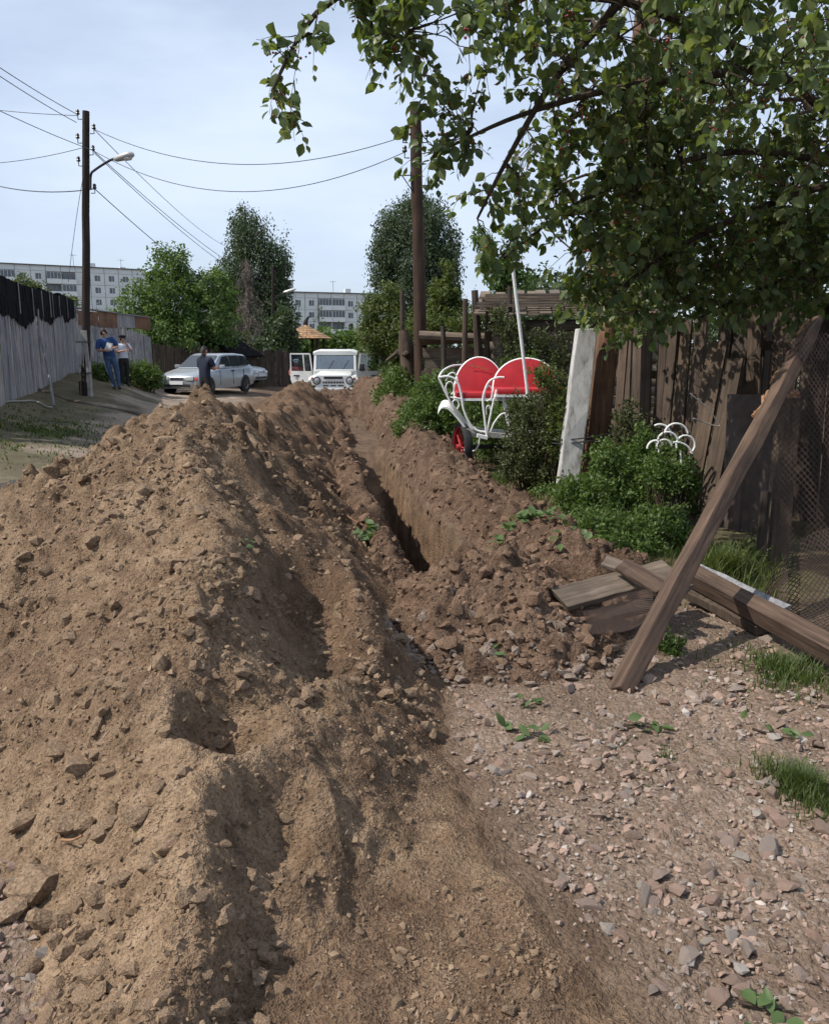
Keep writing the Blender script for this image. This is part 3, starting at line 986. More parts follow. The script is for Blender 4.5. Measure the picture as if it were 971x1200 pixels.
def tree(name, label, base, height, ells, nclump, nleaf, rcl, leaf, mat, seed, trunk_r=0.16, droop=0.3, vert=1.0, group=None, lean=(0, 0), shell=0.5):
    """ells relative to base"""
    rng = np.random.default_rng(seed)
    root = empty(name, base)
    tag(root, label, 'tree', group)
    pos, ax, nm, ln, wd, c = crown_leaves(ells, nclump, nleaf, rcl, leaf, rng, droop, vert, shell)
    mb = MB()
    top = Vector((lean[0], lean[1], height * 0.86))
    tp = branch_tubes(mb, (0, 0, -0.15), top, trunk_r, trunk_r * 0.15, rng, 0.02, 10, 7)
    step = max(1, len(c) // 60)
    for q in c[::step]:
        q = Vector(q)
        t = min(0.95, max(0.15, (q.z / top.z) * 0.75 - 0.08))
        i = int(t * (len(tp) - 1))
        r = trunk_r * (0.35 * (1 - t) + 0.06)
        branch_tubes(mb, tp[i], q, r, r * 0.2, rng, 0.10, 5, 4)
    mb.build('trunk', MAT_BARK, root, True)
    leaves_obj('crown', pos, ax, nm, ln, wd, mat, root)
    return root


def blob_weed(name, label, base, ells, nclump, nleaf, rcl, leaf, mat, seed, cat='bush', group=None, stems=14, droop=0.1):
    rng = np.random.default_rng(seed)
    root = empty(name, base)
    tag(root, label, cat, group)
    pos, ax, nm, ln, wd, c = crown_leaves(ells, nclump, nleaf, rcl, leaf, rng, droop, 1.0, 0.35)
    k = pos[:, 2] > -0.05
    leaves_obj('foliage', pos[k], ax[k] + np.array([0, 0, .5]), nm[k], ln[k], wd[k], mat, root)
    mb = MB()
    LPs = []; LAs = []; LNs = []; LLs = []
    for q in c[rng.choice(len(c), min(len(c), stems), replace=False)]:
        q = np.array(q); L = leaf * rng.uniform(3, 8.5); dr = np.array([rng.normal() * .35, rng.normal() * .35, 1.0])
        e = q + dr * L
        mb.tube([Vector(q), Vector(q + dr * L * .5 + rng.normal(0, .01, 3)), Vector(e)], [leaf * .06, leaf * .045, leaf * .02], 3)
        for t in np.linspace(.1, 1, 11):
            LPs.append(q + dr * L * t); LAs.append(rng.normal(size=3) + np.array([0, 0, .4])); LNs.append(rng.normal(size=3) * .5 + np.array([0, 0, 1])); LLs.append(leaf * (1.35 - .7 * t) * rng.uniform(.7, 1.2))
    LLs = np.array(LLs)
    leaves_obj('shoots', np.array(LPs), np.array(LAs), np.array(LNs), LLs, LLs * .5, mat, root)
    for q in c[:: max(1, len(c) // stems)]:
        branch_tubes(mb, (q[0] * .5, q[1] * .5, -.06), q, 0.009, 0.003, rng, 0.06, 4, 4)
    mb.build('stems', MAT_BARK, root, True)
    return root


def grass_patch(name, label, cx, cy, rx, ry, n, hgt, mat, seed, zf=gz, wid=0.006, ang=0.0):
    rng = np.random.default_rng(seed)
    r = np.abs(rng.normal(0, .5, n)); a = rng.uniform(0, 2 * np.pi, n)
    px = r * np.cos(a) * rx; py = r * np.sin(a) * ry
    x = cx + px * math.cos(ang) - py * math.sin(ang); y = cy + px * math.sin(ang) + py * math.cos(ang)
    keep = fbm(x, y, 2.4, 3, seed) > rng.normal(-.05, .22, len(x))
    x, y, r = x[keep], y[keep], r[keep]
    z = base_z(x, y)
    L = hgt * rng.uniform(0.45, 1.25, len(x)) * np.clip(1.15 - 0.5 * r, .3, 1.2)
    lean = unit(len(x), rng); lean[:, 2] = 0
    p0 = np.stack([x, y, z - 0.01], 1)
    mid = p0 + np.array([0, 0, 1]) * (L * .6)[:, None] + lean * (L * .18)[:, None]
    tip = p0 + np.array([0, 0, 1]) * (L * .95)[:, None] + lean * (L * .6)[:, None]
    side = np.cross(lean, np.array([0, 0, 1.0])) * wid * (1 + y[:, None] * 0.08)
    V = np.stack([p0 - side, p0 + side, mid + side * .8, mid - side * .8, tip], 1).reshape(-1, 3)
    k = (np.arange(len(x)) * 5)[:, None, None]
    T = (np.array([[0, 1, 2], [0, 2, 3], [3, 2, 4]])[None] + k).reshape(-1, 3)
    o = link(name, mesh_np(name, V, tris=T), mat)
    tag(o, label, 'grass', None, 'stuff')
    return o


# ================================================================== FAR APARTMENT BLOCKS
MAT_PANEL = plain('concrete_panel', (.68, .68, .66), 0.9, 0, 0.10, 0, 0.4)
MAT_PANEL_W = plain('white_panel', (.72, .72, .70), 0.85, 0, 0.08, 0, 0.5)
MAT_CORE = plain('building_core', (.26, .26, .25), 0.9)
MAT_WINFR = plain('window_frame', (.72, .72, .70), 0.6)
MAT_GLASS = plain('window_glass', (.055, .065, .075), 0.12, 0, 0, 0, 1, 0.8)
MAT_ROOFD = plain('roof_felt', (.12, .12, .12), 0.9)
BW, FH = 3.2, 2.72


def panel_with_hole(w, h, ww, wh, sill, th=0.25):
    mb = MB()
    L = -w / 2 + .05; Rr = w / 2 - .05; z0 = .05; z1 = h - .02
    mb.box(((L - ww / 2) / 2, 0, (z0 + z1) / 2), (-ww / 2 - L, th, z1 - z0))
    mb.box(((Rr + ww / 2) / 2, 0, (z0 + z1) / 2), (Rr - ww / 2, th, z1 - z0))
    mb.box((0, 0, (z0 + sill) / 2), (ww, th, sill - z0))
    mb.box((0, 0, (z1 + sill + wh) / 2), (ww, th, z1 - sill - wh))
    return mb.mesh('wall_panel')


PANEL_HOLE = panel_with_hole(BW, FH, 1.35, 1.4, .85); PANEL_HOLE.materials.append(MAT_PANEL)
PANEL_BLANK = MB().box((0, 0, FH / 2), (BW - .1, .25, FH - .07)).mesh('wall_panel'); PANEL_BLANK.materials.append(MAT_PANEL)
_w = MB()
for cx_, w_ in ((-.64, .08), (.64, .08), (.12, .07)): _w.box((cx_, 0, 1.55), (w_, .1, 1.4))
for cz_ in (.89, 2.21): _w.box((0, 0, cz_), (1.2, .1, .08))
WIN_FRAME = _w.mesh('window'); WIN_FRAME.materials.append(MAT_WINFR)
WIN_PANE = MB().box((0, .02, 1.55), (1.24, .03, 1.24)).mesh('pane'); WIN_PANE.materials.append(MAT_GLASS)
BAL_FRONT = MB().box((0, -.9, .52), (BW - .06, .1, 1.0)).box((0, -.45, .02), (BW - .04, .9, .1)).mesh('balcony'); BAL_FRONT.materials.append(MAT_PANEL_W)
BAL_SIDE = MB().box((0, -.42, 1.3), (.1, .8, 2.5)).mesh('balcony_side'); BAL_SIDE.materials.append(MAT_PANEL)
_w = MB()
for k_ in range(5): _w.box((-1.5 + k_ * .75, -.88, 1.8), (.06, .06, 1.5))
for cz_ in (1.06, 2.55): _w.box((0, -.88, cz_), (BW - .1, .06, .06))
BAL_GLAZE = _w.mesh('balcony_window'); BAL_GLAZE.materials.append(MAT_WINFR)
BAL_PANE = MB().box((0, -.86, 1.8), (BW - .14, .02, 1.44)).mesh('pane'); BAL_PANE.materials.append(MAT_GLASS)
_w = MB().box((.5, .0, 1.25), (.8, .06, 2.1)).box((-.6, .0, 1.6), (1.1, .06, 1.3))
BAL_INNER = _w.mesh('balcony_door'); BAL_INNER.materials.append(MAT_GLASS)


def apartment_block(name, label, p0, p1, zbase, floors, pattern, seed, glazed=0.5):
    """facade from p0 to p1 (camera side), floors of panels"""
    rnd = random.Random(seed)
    a = Vector((p0[0], p0[1], 0)); b = Vector((p1[0], p1[1], 0))
    L = (b - a).length
    ang = math.atan2(b.y - a.y, b.x - a.x)
    root = empty(name, (a.x, a.y, zbase), ang)
    tag(root, label, 'building')
    n = len(pattern); H = floors * FH + 1.3
    mb = MB(); mb.box((n * BW / 2, 6.2, H / 2 - 2), (n * BW, 12.0, H + 4)); mb.build('wall_core', MAT_CORE, root)
    mb = MB(); mb.box((n * BW / 2, 6.0, H + .1), (n * BW + .6, 12.9, .22)); rf = mb.build('roof', MAT_ROOFD, root)
    for k in range(max(2, n // 5)):
        m2 = MB(); m2.box(((k + .5) * BW * n / max(2, n // 5), 5, H + .8), (1.4, 1.2, 1.3)); m2.build('vent_shaft', MAT_PANEL, rf)
    for k in range(max(2, n // 6)):
        m2 = MB(); px = (k + .3) * BW * n / max(2, n // 6)
        m2.tube([(px, 3, H), (px, 3, H + 3.2)], .05, 4); m2.box((px, 3, H + 2.9), (1.6, .06, .06)); m2.build('aerial', MAT_ROOFD, rf)

    def put(me, nm, x, z, par=None, y=0.0):
        o = bpy.data.objects.new(nm, me); COL.objects.link(o); o.parent = par or root; o.location = (x, y, z)
        return o
    for i, ch in enumerate(pattern):
        x = (i + .5) * BW
        for f in range(floors):
            z = f * FH + .1
            if ch == 'w':
                put(PANEL_HOLE, 'wall_panel', x, z); w = put(WIN_FRAME, 'window', x, z, None, .0); put(WIN_PANE, 'pane', 0, 0, w)
            elif ch == 'b':
                put(PANEL_BLANK, 'wall_panel', x, z)
            else:
                put(BAL_INNER, 'balcony_door', x, z)
                bl = put(BAL_FRONT, 'balcony', x, z); put(BAL_SIDE, 'balcony_side', BW / 2 - .05, 0, bl)
                if rnd.random() < glazed:
                    g = put(BAL_GLAZE, 'balcony_window', x, z); put(BAL_PANE, 'pane', 0, 0, g)
        m2 = put(PANEL_BLANK, 'wall_panel', x, floors * FH + .12); m2.scale = (1, 1, .44)
    return root


A = at(-70, 400, 186); B = at(112, 400, 203)
apartment_block('apartment_block', 'long pale panel apartment block behind the left plank fence, orange balcony near its roof', (A.x, A.y), (B.x, B.y), 2.4, 6, 'wbwwlwwllbwwww', 1, 0.6)
A = at(113, 400, 206); B = at(300, 400, 232)
apartment_block('apartment_block', 'further grey panel apartment block partly hidden behind the leafy maple', (A.x, A.y), (B.x, B.y), 2.2, 6, 'wwlwwbwlwwlwwbwww', 2, 0.5)
A = at(262, 400, 196); B = at(470, 400, 212)
apartment_block('apartment_block', 'white panel apartment block with stacked balconies above the white jeep', (A.x, A.y), (B.x, B.y), -.5, 5, 'wwlwwwwllwbww', 3, 0.65)

# ================================================================== FAR AND MIDDLE TREES
def rel(u, v, d, base):
    p = at(u, v, d); return p.x - base[0], p.y - base[1], p.z - base[2]


def ell(u, v, d, ru, rv, rd, base):
    x, y, z = rel(u, v, d, base)
    k = d / FPX
    return (x, y, z, ru * k, rd, rv * k)


def tree_px(name, label, u, d, ells_px, nclump, nleaf, rcl, leaf, mat, seed, top_v, **kw):
    p = at(u, 440, d)
    base = (p.x, p.y, gz(p.x, p.y))
    es = [ell(a, b, d + dd, ru, rv, rd, base) for a, b, dd, ru, rv, rd in ells_px]
    h = at(u, top_v, d).z - base[2]
    return tree(name, label, base, h, es, nclump, nleaf, rcl, leaf, mat, seed, **kw)


tree_px('maple_tree', 'bright green leafy maple tree behind the far plank fence left of the silver car', 205, 37,
        [(200, 350, 0, 45, 40, 1.6), (165, 360, -.5, 32, 30, 1.3), (240, 365, 0, 34, 36, 1.4), (200, 318, 0, 26, 26, 1.1), (190, 392, -1, 52, 22, 1.5), (150, 390, -1, 22, 16, 1.0), (250, 395, .5, 26, 20, 1.2), (255, 340, 1, 22, 28, 1.0), (188, 300, 0, 7, 15, .4), (212, 305, 0, 9, 16, .4), (240, 322, 0, 12, 14, .5)],
        620, 40, 0.34, 0.14, MAT_LEAF_MAPLE, 11, 285, trunk_r=.14, droop=.35)
tree_px('birch_tree', 'tall dark birch tree with weeping twigs behind the bare spruce', 292, 62,
        [(292, 275, 0, 26, 30, 1.8), (300, 310, 0, 36, 38, 2.2), (275, 335, 0, 26, 38, 2.0), (325, 300, 0, 18, 30, 1.4), (300, 370, 0, 44, 45, 2.4), (322, 345, 0, 20, 36, 1.5), (262, 370, 0, 18, 40, 1.6), (330, 390, 0, 18, 30, 1.5), (285, 255, 0, 14, 14, 1)],
        1000, 44, 0.5, 0.17, MAT_LEAF_BIRCH, 12, 243, trunk_r=.22, droop=.9, vert=1.7)
tree_px('birch_tree', 'dark weeping birch tree behind the tall wooden pole by the carriage', 487, 42,
        [(487, 255, 0, 40, 30, 1.7), (460, 270, 0, 24, 30, 1.3), (515, 275, 0, 22, 34, 1.3), (487, 300, 0, 50, 36, 1.9), (450, 310, 0, 16, 36, 1.0), (527, 310, 0, 13, 36, 1.0), (485, 340, 0, 44, 40, 1.7), (492, 240, 0, 22, 14, 1)],
        900, 44, 0.36, 0.12, MAT_LEAF_BIRCH, 13, 224, trunk_r=.18, droop=1.0, vert=1.8)
tree_px('ash_shrub', 'light green bushy tree at the foot of the weeping birch', 452, 31,
        [(450, 375, 0, 30, 32, 1.0), (442, 392, 0, 20, 22, 1.0), (472, 400, -.5, 24, 34, 1.0), (452, 350, 0, 16, 18, .7), (432, 362, 0, 10, 18, .5), (462, 425, 0, 18, 22, 1.0)],
        420, 40, 0.24, 0.10, MAT_LEAF_LIGHT, 14, 335, trunk_r=.06, droop=.2)
tree_px('ash_shrub', 'light green young tree with upright shoots just right of the tall pole', 520, 25,
        [(520, 355, 0, 16, 30, .6), (532, 370, 0, 14, 20, .5), (510, 375, 0, 18, 22, .6), (524, 322, 0, 6, 20, .3), (535, 350, 0, 12, 10, .4), (512, 340, 0, 8, 22, .3)],
        200, 28, 0.18, 0.11, MAT_LEAF_LIGHT, 15, 305, trunk_r=.05, droop=.1)
tree_px('ash_tree', 'thin ash tree with long leaves between the pole and the crab apple', 588, 22,
        [(570, 290, 0, 12, 20, .4), (582, 320, 0, 16, 24, .5), (598, 300, 0, 14, 40, .5), (610, 340, 0, 16, 28, .6), (592, 360, 0, 16, 20, .5), (560, 275, 0, 6, 12, .3)],
        190, 26, 0.17, 0.105, MAT_LEAF_MAPLE, 16, 255, trunk_r=.06, droop=.3)
tree_px('far_tree', 'dark leafy tree under the lamp post behind the white jeep', 322, 44,
        [(332, 410, 0, 20, 26, 1.2), (316, 425, 0, 24, 24, 1.2), (340, 426, 0, 14, 18, 1.0), (330, 380, 0, 14, 18, 1)],
        280, 30, 0.4, 0.2, MAT_LEAF_BIRCH, 17, 368, trunk_r=.09, droop=.3)
tree_px('far_tree', 'low dark leafy tree right behind the silver station wagon', 285, 43,
        [(285, 410, 0, 32, 22, 1.2), (255, 415, 0, 26, 18, 1.2), (310, 420, 0, 22, 20, 1), (170, 410, -3, 26, 18, 1)],
        240, 28, 0.35, 0.17, MAT_LEAF_BIRCH, 18, 385, trunk_r=.09, droop=.3)
tree_px('far_tree', 'small tree in front of the apartment block right of the jeep', 425, 60,
        [(428, 420, 0, 20, 26, 1.3), (440, 400, 0, 14, 30, 1.3)], 130, 26, 0.4, 0.2, MAT_LEAF_LIGHT, 19, 380, trunk_r=.08)
for i, (u, d, rr, lab) in enumerate([(20, 70, 60, 'dark treetop peeping over the tarred left fence'), (640, 34, 50, 'tree behind the log shed, seen between apple leaves'), (750, 30, 60, 'broad tree far behind the right plank fence'), (890, 26, 70, 'dark tree behind the shaded right-hand fence')]):
    if i == 0:
        es = [(28, 330, 0, 9, 8, 1.2), (42, 338, 0, 10, 8, 1.2), (80, 352, 0, 8, 6, 1.0)]
    else:
        es = [(u, 330 if i > 1 else 345, 0, rr, 60 if i > 1 else 30, 2.0), (u + 30, 290, 0, rr * .7, 50, 1.8) if i > 1 else (u, 370, 0, rr, 30, 2), (u - 20, 380, 0, rr, 30, 2.0)]
    tree_px('background_tree', lab, u, d, es, 70 if i == 0 else 300, 26, 0.4, 0.2, MAT_LEAF_BIRCH if i else MAT_LEAF_LIGHT, 30 + i, 330 if i else 345, trunk_r=.1)

# bare dead spruce
base = at(293, 440, 49); base.z = gz(base.x, base.y)
root = empty('dead_spruce', base)
tag(root, 'bare grey dead spruce with drooping twigs in front of the dark birch', 'tree')
rs = np.random.default_rng(77)
mb = MB(); Hs = at(293, 300, 49).z - base.z
mb.tube([(0, 0, -.1), (0.02, 0, Hs * .5), (0, 0, Hs)], [.13, .08, .02], 6); mb.build('trunk', MAT_DEAD, root)
mb = MB()
for k in range(170):
    z = Hs * (0.10 + 0.88 * (k / 170)); a = rs.uniform(0, 6.28); L = (1.0 - z / Hs) * 1.9 + .25
    L *= rs.uniform(.6, 1.1)
    p0 = Vector((0, 0, z)); p1 = Vector((math.cos(a) * L * .6, math.sin(a) * L * .6, z - L * .08)); p2 = Vector((math.cos(a) * L, math.sin(a) * L, z - L * .3))
    mb.tube([p0, p1, p2], [.022, .016, .007], 3)
    for j in range(7):
        t = rs.uniform(.3, 1); q = p0.lerp(p2, t); q2 = q + Vector((rs.normal() * .14, rs.normal() * .14, -rs.uniform(.15, .5)))
        mb.tube([q, q2], [.011, .005], 3)
mb.build('branches', MAT_DEAD, root)
tag(root.children[1], kind='stuff')

# ================================================================== POLES, LAMPS, WIRES
MAT_POLE = wood_material('pole_wood', (.016, .013, .012), (.045, .035, .030), 'Z', 0.9, 12, 0.3, 0.006)
MAT_POLE2 = wood_material('pole_wood_brown', (.030, .020, .015), (.105, .066, .045), 'Z', 0.9, 12, 0.4, 0.008)
MAT_CONC = plain('concrete', (.30, .29, .27), 0.95, 0, 0.25, 0.004, 9)
MAT_WHITEWASH = None
MAT_IRON = plain('dark_iron', (.035, .035, .038), 0.6, 0.4, 0.2)
MAT_LAMP = plain('lamp_housing', (.45, .44, .42), 0.45, 0.2)
MAT_LAMPGL = plain('lamp_glass', (.62, .62, .60), 0.25)
MAT_INS = plain('insulator', (.05, .05, .055), 0.3)
MAT_WIRE = plain('wire', (.06, .065, .08), 0.6)


def pole_obj(name, label, base, top, r0, r1, mat):
    root = empty(name, base)
    tag(root, label, 'pole')
    b = Vector(base); t = Vector(top) - b
    mb = MB()
    k = 9
    pts = [Vector((0, 0, -.25)).lerp(t, i / k) + Vector((random.uniform(-.008, .008), random.uniform(-.008, .008), 0)) for i in range(k + 1)]
    mb.tube(pts, [r0 + (r1 - r0) * i / k for i in range(k + 1)], 14); mb.build('shaft', mat, root, True)
    return root, t


def insulator(root, p, s=1.0, side=-1):
    mb = MB(); mb.tube([(p[0] - side * .09, p[1], p[2] - .10), (p[0], p[1], p[2] - .10), (p[0], p[1], p[2])], .012, 5)
    hk = mb.build('hook', MAT_IRON, root)
    mb = MB(); mb.lathe([(0, -.01), (.035 * s, 0), (.05 * s, .02), (.032 * s, .055), (.045 * s, .075), (.03 * s, .11), (0, .12)], p, 'Z', 10); mb.build('insulator', MAT_INS, hk, True)


PB = Vector((-8.15, 21, 0)); PB.z = gz(PB.x, PB.y)
PT = at(100.5, 130, 21)
pole1, t1 = pole_obj('utility_pole', 'dark wooden utility pole with a street lamp arm on the left bank', PB, PT, .105, .08, MAT_POLE)
mb = MB(); mb.box((.10, -.02, .62), (.15, .16, 1.9), None, .006); mb.build('concrete_stub', MAT_CONC, pole1, False, .01)
mb = MB(); mb.tube([(0, 0, 0.0), (0, 0, .35)], .14, 14); mb.build('tarred_foot', MAT_POLE, pole1, True)
for zz in (.55, 1.3):
    mb = MB(); mb.tube([(.05 + .19 * math.cos(a), -.01 + .14 * math.sin(a), zz) for a in np.linspace(0, 2 * math.pi, 14, endpoint=False)], .012, 5, closed=True); mb.build('wire_binding', MAT_IRON, pole1)
INS1 = []
for (u, v_, sd) in [(91, 134, -1), (110, 151, 1), (91, 162, -1), (109, 176, 1), (92, 189, -1), (111, 221, 1)]:
    p = at(u, v_, 20.97); q = p - PB; insulator(pole1, tuple(q), 1.0, sd); INS1.append(p)
a0 = at(106, 222, 20.9) - PB; ctrl = [a0, at(106.5, 205, 20.9) - PB, at(111, 199, 20.7) - PB, at(128, 188, 20.2) - PB, at(137, 185, 20.0) - PB]
mb = MB(); mb.tube(curve_pts(ctrl, 20), .028, 7); arm = mb.build('lamp_arm', MAT_IRON, pole1, True)
hd = at(145, 183.5, 19.8) - PB
mb = MB()
ax = Vector((1, -.35, .17)).normalized()
rings = []
for s_, ra, rb in ((-.26, .03, .03), (-.20, .075, .06), (-.02, .10, .075), (.16, .11, .08), (.24, .07, .05), (.27, .01, .01)):
    c = hd + ax * s_; sx = ax.cross(Vector((0, 0, 1))).normalized(); sz = sx.cross(ax)
    rings.append([c + sx * ra * math.cos(t) + sz * rb * math.sin(t) for t in np.linspace(0, 2 * math.pi, 12, endpoint=False)])
mb.loft(rings); lh = mb.build('lamp_head', MAT_LAMP, pole1, True)
mb = MB(); rings = []
for s_, ra in ((0, .03), (.05, .07), (.15, .085), (.22, .03)):
    c = hd + ax * s_ - Vector((0, 0, .045)); sx = ax.cross(Vector((0, 0, 1))).normalized(); sz = sx.cross(ax)
    rings.append([c + sx * ra * math.cos(t) + sz * ra * .75 * math.sin(t) for t in np.linspace(0, 2 * math.pi, 12, endpoint=False)])
mb.loft(rings); mb.build('lamp_glass', MAT_LAMPGL, lh, True)

P2B = at(495, 440, 16.5); P2B.z = gz(P2B.x, P2B.y)
P2T = at(486, 120, 16.5)
pole2, t2 = pole_obj('utility_pole', 'tall brown wooden utility pole standing behind the weeds left of the carriage', P2B, P2T, .135, .105, MAT_POLE2)
mb = MB()
br = [at(463, 206, 16.4) - P2B, at(481, 205, 16.4) - P2B, at(482, 222, 16.4) - P2B]
mb.tube([br[0], br[1]], .012, 5); mb.tube([br[1] + Vector((0, 0, .06)), br[2]], .012, 5); mb.tube([br[0] + (br[1] - br[0]) * .45, br[2]], .010, 5); mb.tube([br[2], at(487, 222, 16.5) - P2B], .012, 5)
mb.build('bracket', MAT_IRON, pole2)
for (u, v_, sd) in [(472, 160, -1), (474, 178, -1), (500, 160, 1)]:
    insulator(pole2, tuple(at(u, v_, 16.45) - P2B), 1.0, sd)

P3B = at(319, 447, 58); P3B.z = gz(P3B.x, P3B.y)
pole3, t3 = pole_obj('lamp_post', 'slim distant lamp post in front of the dark trees by the jeep', P3B, at(320, 312, 58), .12, .09, MAT_POLE)
mb = MB(); mb.tube(curve_pts([at(320, 352, 57.9) - P3B, at(325, 347, 57.5) - P3B, at(333, 343, 57) - P3B], 8), .035, 6); mb.build('lamp_arm', MAT_IRON, pole3, True)
hd = at(339, 340.5, 56.8) - P3B
mb = MB(); mb.loft([[hd + Vector((dx, .0 + r_ * math.cos(t), dx * .25 + r_ * .7 * math.sin(t))) for t in np.linspace(0, 2 * math.pi, 10, endpoint=False)] for dx, r_ in ((-.42, .03), (-.3, .12), (.15, .15), (.38, .1), (.45, .02))]); mb.build('lamp_head', MAT_LAMPGL, pole3, True)
mb = MB(); q = at(317.5, 434, 57.6) - P3B; mb.box((q.x, q.y, q.z - .2), (.28, .22, 1.7)); mb.build('concrete_stub', MAT_PANEL_W, pole3)

P4B = at(411, 440, 72); P4B.z = gz(P4B.x, P4B.y)
pole4, t4 = pole_obj('utility_pole', 'distant dark pole with a slanting brace above the jeep roof', P4B, at(411.5, 379, 72), .17, .13, MAT_POLE)
mb = MB(); mb.tube([at(404, 413, 72) - P4B, at(411, 400, 72) - P4B], .09, 6); mb.build('brace', MAT_POLE, pole4)


def wire(label, a, b, sag, r=.009):
    a = Vector(a); b = Vector(b); pts = []
    n = 24
    for i in range(n + 1):
        t = i / n; p = a.lerp(b, t); p.z -= 4 * sag * t * (1 - t); pts.append(p)
    mb = MB(); mb.tube(pts, r, 4)
    o = mb.build('power_line', MAT_WIRE, None, True)
    tag(o, label, 'wire', 'overhead wires')
    return o


wire('upper overhead wire from the top of the left pole to the upper left corner', INS1[0], at(-60, 38, 14), .05)
wire('second overhead wire from the left pole to the upper left corner', INS1[2] + Vector((0, 0, .35)), at(-60, 48, 14), .05)
wire('nearly level thin wire leaving the top of the left pole leftwards', INS1[0] + Vector((0, 0, -.02)), at(-60, 121, 25), .05, .008)
wire('wire rising from the left frame edge to the middle of the left pole', INS1[3], at(-60, 100, 15), .05, .008)
wire('sagging wire from the left frame edge below the others to the left pole', INS1[4] + Vector((.1, 0, .3)), at(-60, 192, 24), .12, .008)
wire('thick dark cable from the left frame edge to the lamp arm foot', INS1[5], at(-60, 198, 26), .28, .013)
wire('long upper wire sagging from the left pole to the tall brown pole', INS1[1], at(472, 160, 16.45), .62, .008)
wire('long lower wire sagging from the left pole to the tall brown pole', INS1[3], at(474, 178, 16.45), .80, .008)
wire('wire running away from the lamp head towards the distant trees', INS1[1], at(268, 290, 60), .35, .012)
wire('first of two close wires running away to the distant lamp post', INS1[3], at(316, 330, 58), .5, .012)
wire('second of two close wires running away to the distant lamp post', INS1[3] + Vector((.03, 0, -.06)), at(318, 337, 58), .55, .012)
wire('low cable running from the lamp arm foot down behind the maple', INS1[5], at(300, 362, 50), .4, .014)
wire('slack drop wire hanging beside the left pole down to the fence', INS1[4] + Vector((.1, -.05, -.35)), at(80, 330, 20.8), -.1, .007)

# leaning wooden pole bound to a whitewashed concrete stub
P5B = at(690, 560, 9.55); P5B.z = gz(P5B.x, P5B.y)
P5T = at(757, 8, 9.75); P5T = P5B + (P5T - P5B) * 1.25
MAT_POLE5 = wood_material('pole_wood_red', (.065, .038, .026), (.25, .150, .098), 'Z', 0.9, 14, 0.45, 0.012)
pole5, t5 = pole_obj('utility_pole', 'leaning brown wooden pole bound to a whitewashed post beside the bushes', P5B, P5T, .145, .11, MAT_POLE5)
m, nt, bs, out = M_new('whitewash')
MAT_WHITEWASH = m
tc = nd(nt, 'ShaderNodeTexCoord')
mpw = nd(nt, 'ShaderNodeMapping'); mpw.inputs['Scale'].default_value = (2.2, 2.2, .7); nt.links.new(tc.outputs['Object'], mpw.inputs['Vector'])
nn_ = noise(nt, mpw.outputs[0], 5, 6, 0.75)
c = ramp(nt, nn_, [(0.33, (.15, .135, .115)), (0.41, (.33, .315, .29)), (0.52, (.48, .47, .45)), (0.8, (.57, .56, .54))])
nt.links.new(c, bs.inputs['Base Color']); bs.inputs['Roughness'].default_value = .9; bump(nt, bs, nn_, .006)
sb = at(661, 582, 9.25) - P5B; st = at(687, 385, 9.4) - P5B; sb.z = -.2
mb = MB()
ringsz = []
for t in np.linspace(0, 1, 8):
    c = sb.lerp(st, t); w = .118 - .008 * t; d_ = .085
    j = lambda: random.uniform(-.006, .006)
    ringsz.append([c + Vector((-w + j(), -d_ + j(), 0)), c + Vector((w + j(), -d_ + j(), 0)), c + Vector((w + j(), d_ + j(), 0)), c + Vector((-w + j(), d_ + j(), 0))])
mb.loft(ringsz); mb.build('concrete_stub', MAT_WHITEWASH, pole5, False, .012)
for zz in (.62, .66):
    c = Vector((sb.lerp(st, .4).x * .5 + .03, -.1, zz))
    mb = MB(); mb.tube([c + Vector((.36 * math.cos(a), .26 * math.sin(a), .05 * math.cos(a))) for a in np.linspace(0, 2 * math.pi, 20, endpoint=False)], .008, 5, closed=True); mb.build('wire_binding', MAT_IRON, pole5)
# ================================================================== FENCES
MAT_GREYWOOD = wood_material('grey_weathered_wood', (.17, .168, .175), (.46, .455, .46), 'Z', 0.9, 16, 0.35, 0.004)
MAT_OLDWOOD = wood_material('old_brown_wood', (.050, .038, .030), (.155, .118, .092), 'Z', 0.9, 16, 0.45, 0.005)
MAT_OLDWOOD_X = wood_material('old_brown_wood_long', (.085, .066, .050), (.26, .21, .165), 'X', 0.9, 16, 0.45, 0.006)
MAT_DARKWOOD = wood_material('dark_wood', (.040, .031, .025), (.130, .098, .074), 'Z', 0.9, 16, 0.4, 0.005)  # slightly darker tone of the old brown wood
MAT_TIMBER = wood_material('timber', (.034, .024, .019), (.145, .100, .075), 'X', 0.85, 16, 0.35, 0.005)
MAT_BREAK = wood_material('fresh_broken_wood', (.20, .105, .055), (.40, .24, .14), 'X', 0.9, 18, 0.3, 0.008)
MAT_TAR = plain('tar_paper', (.007, .007, .008), 1.0, 0, 0.35, 0.008, 5, 0.08)
MAT_RUST = plain('rusty_sheet', (.17, .085, .05), 0.85, 0.1, 0.4, 0.003, 3)


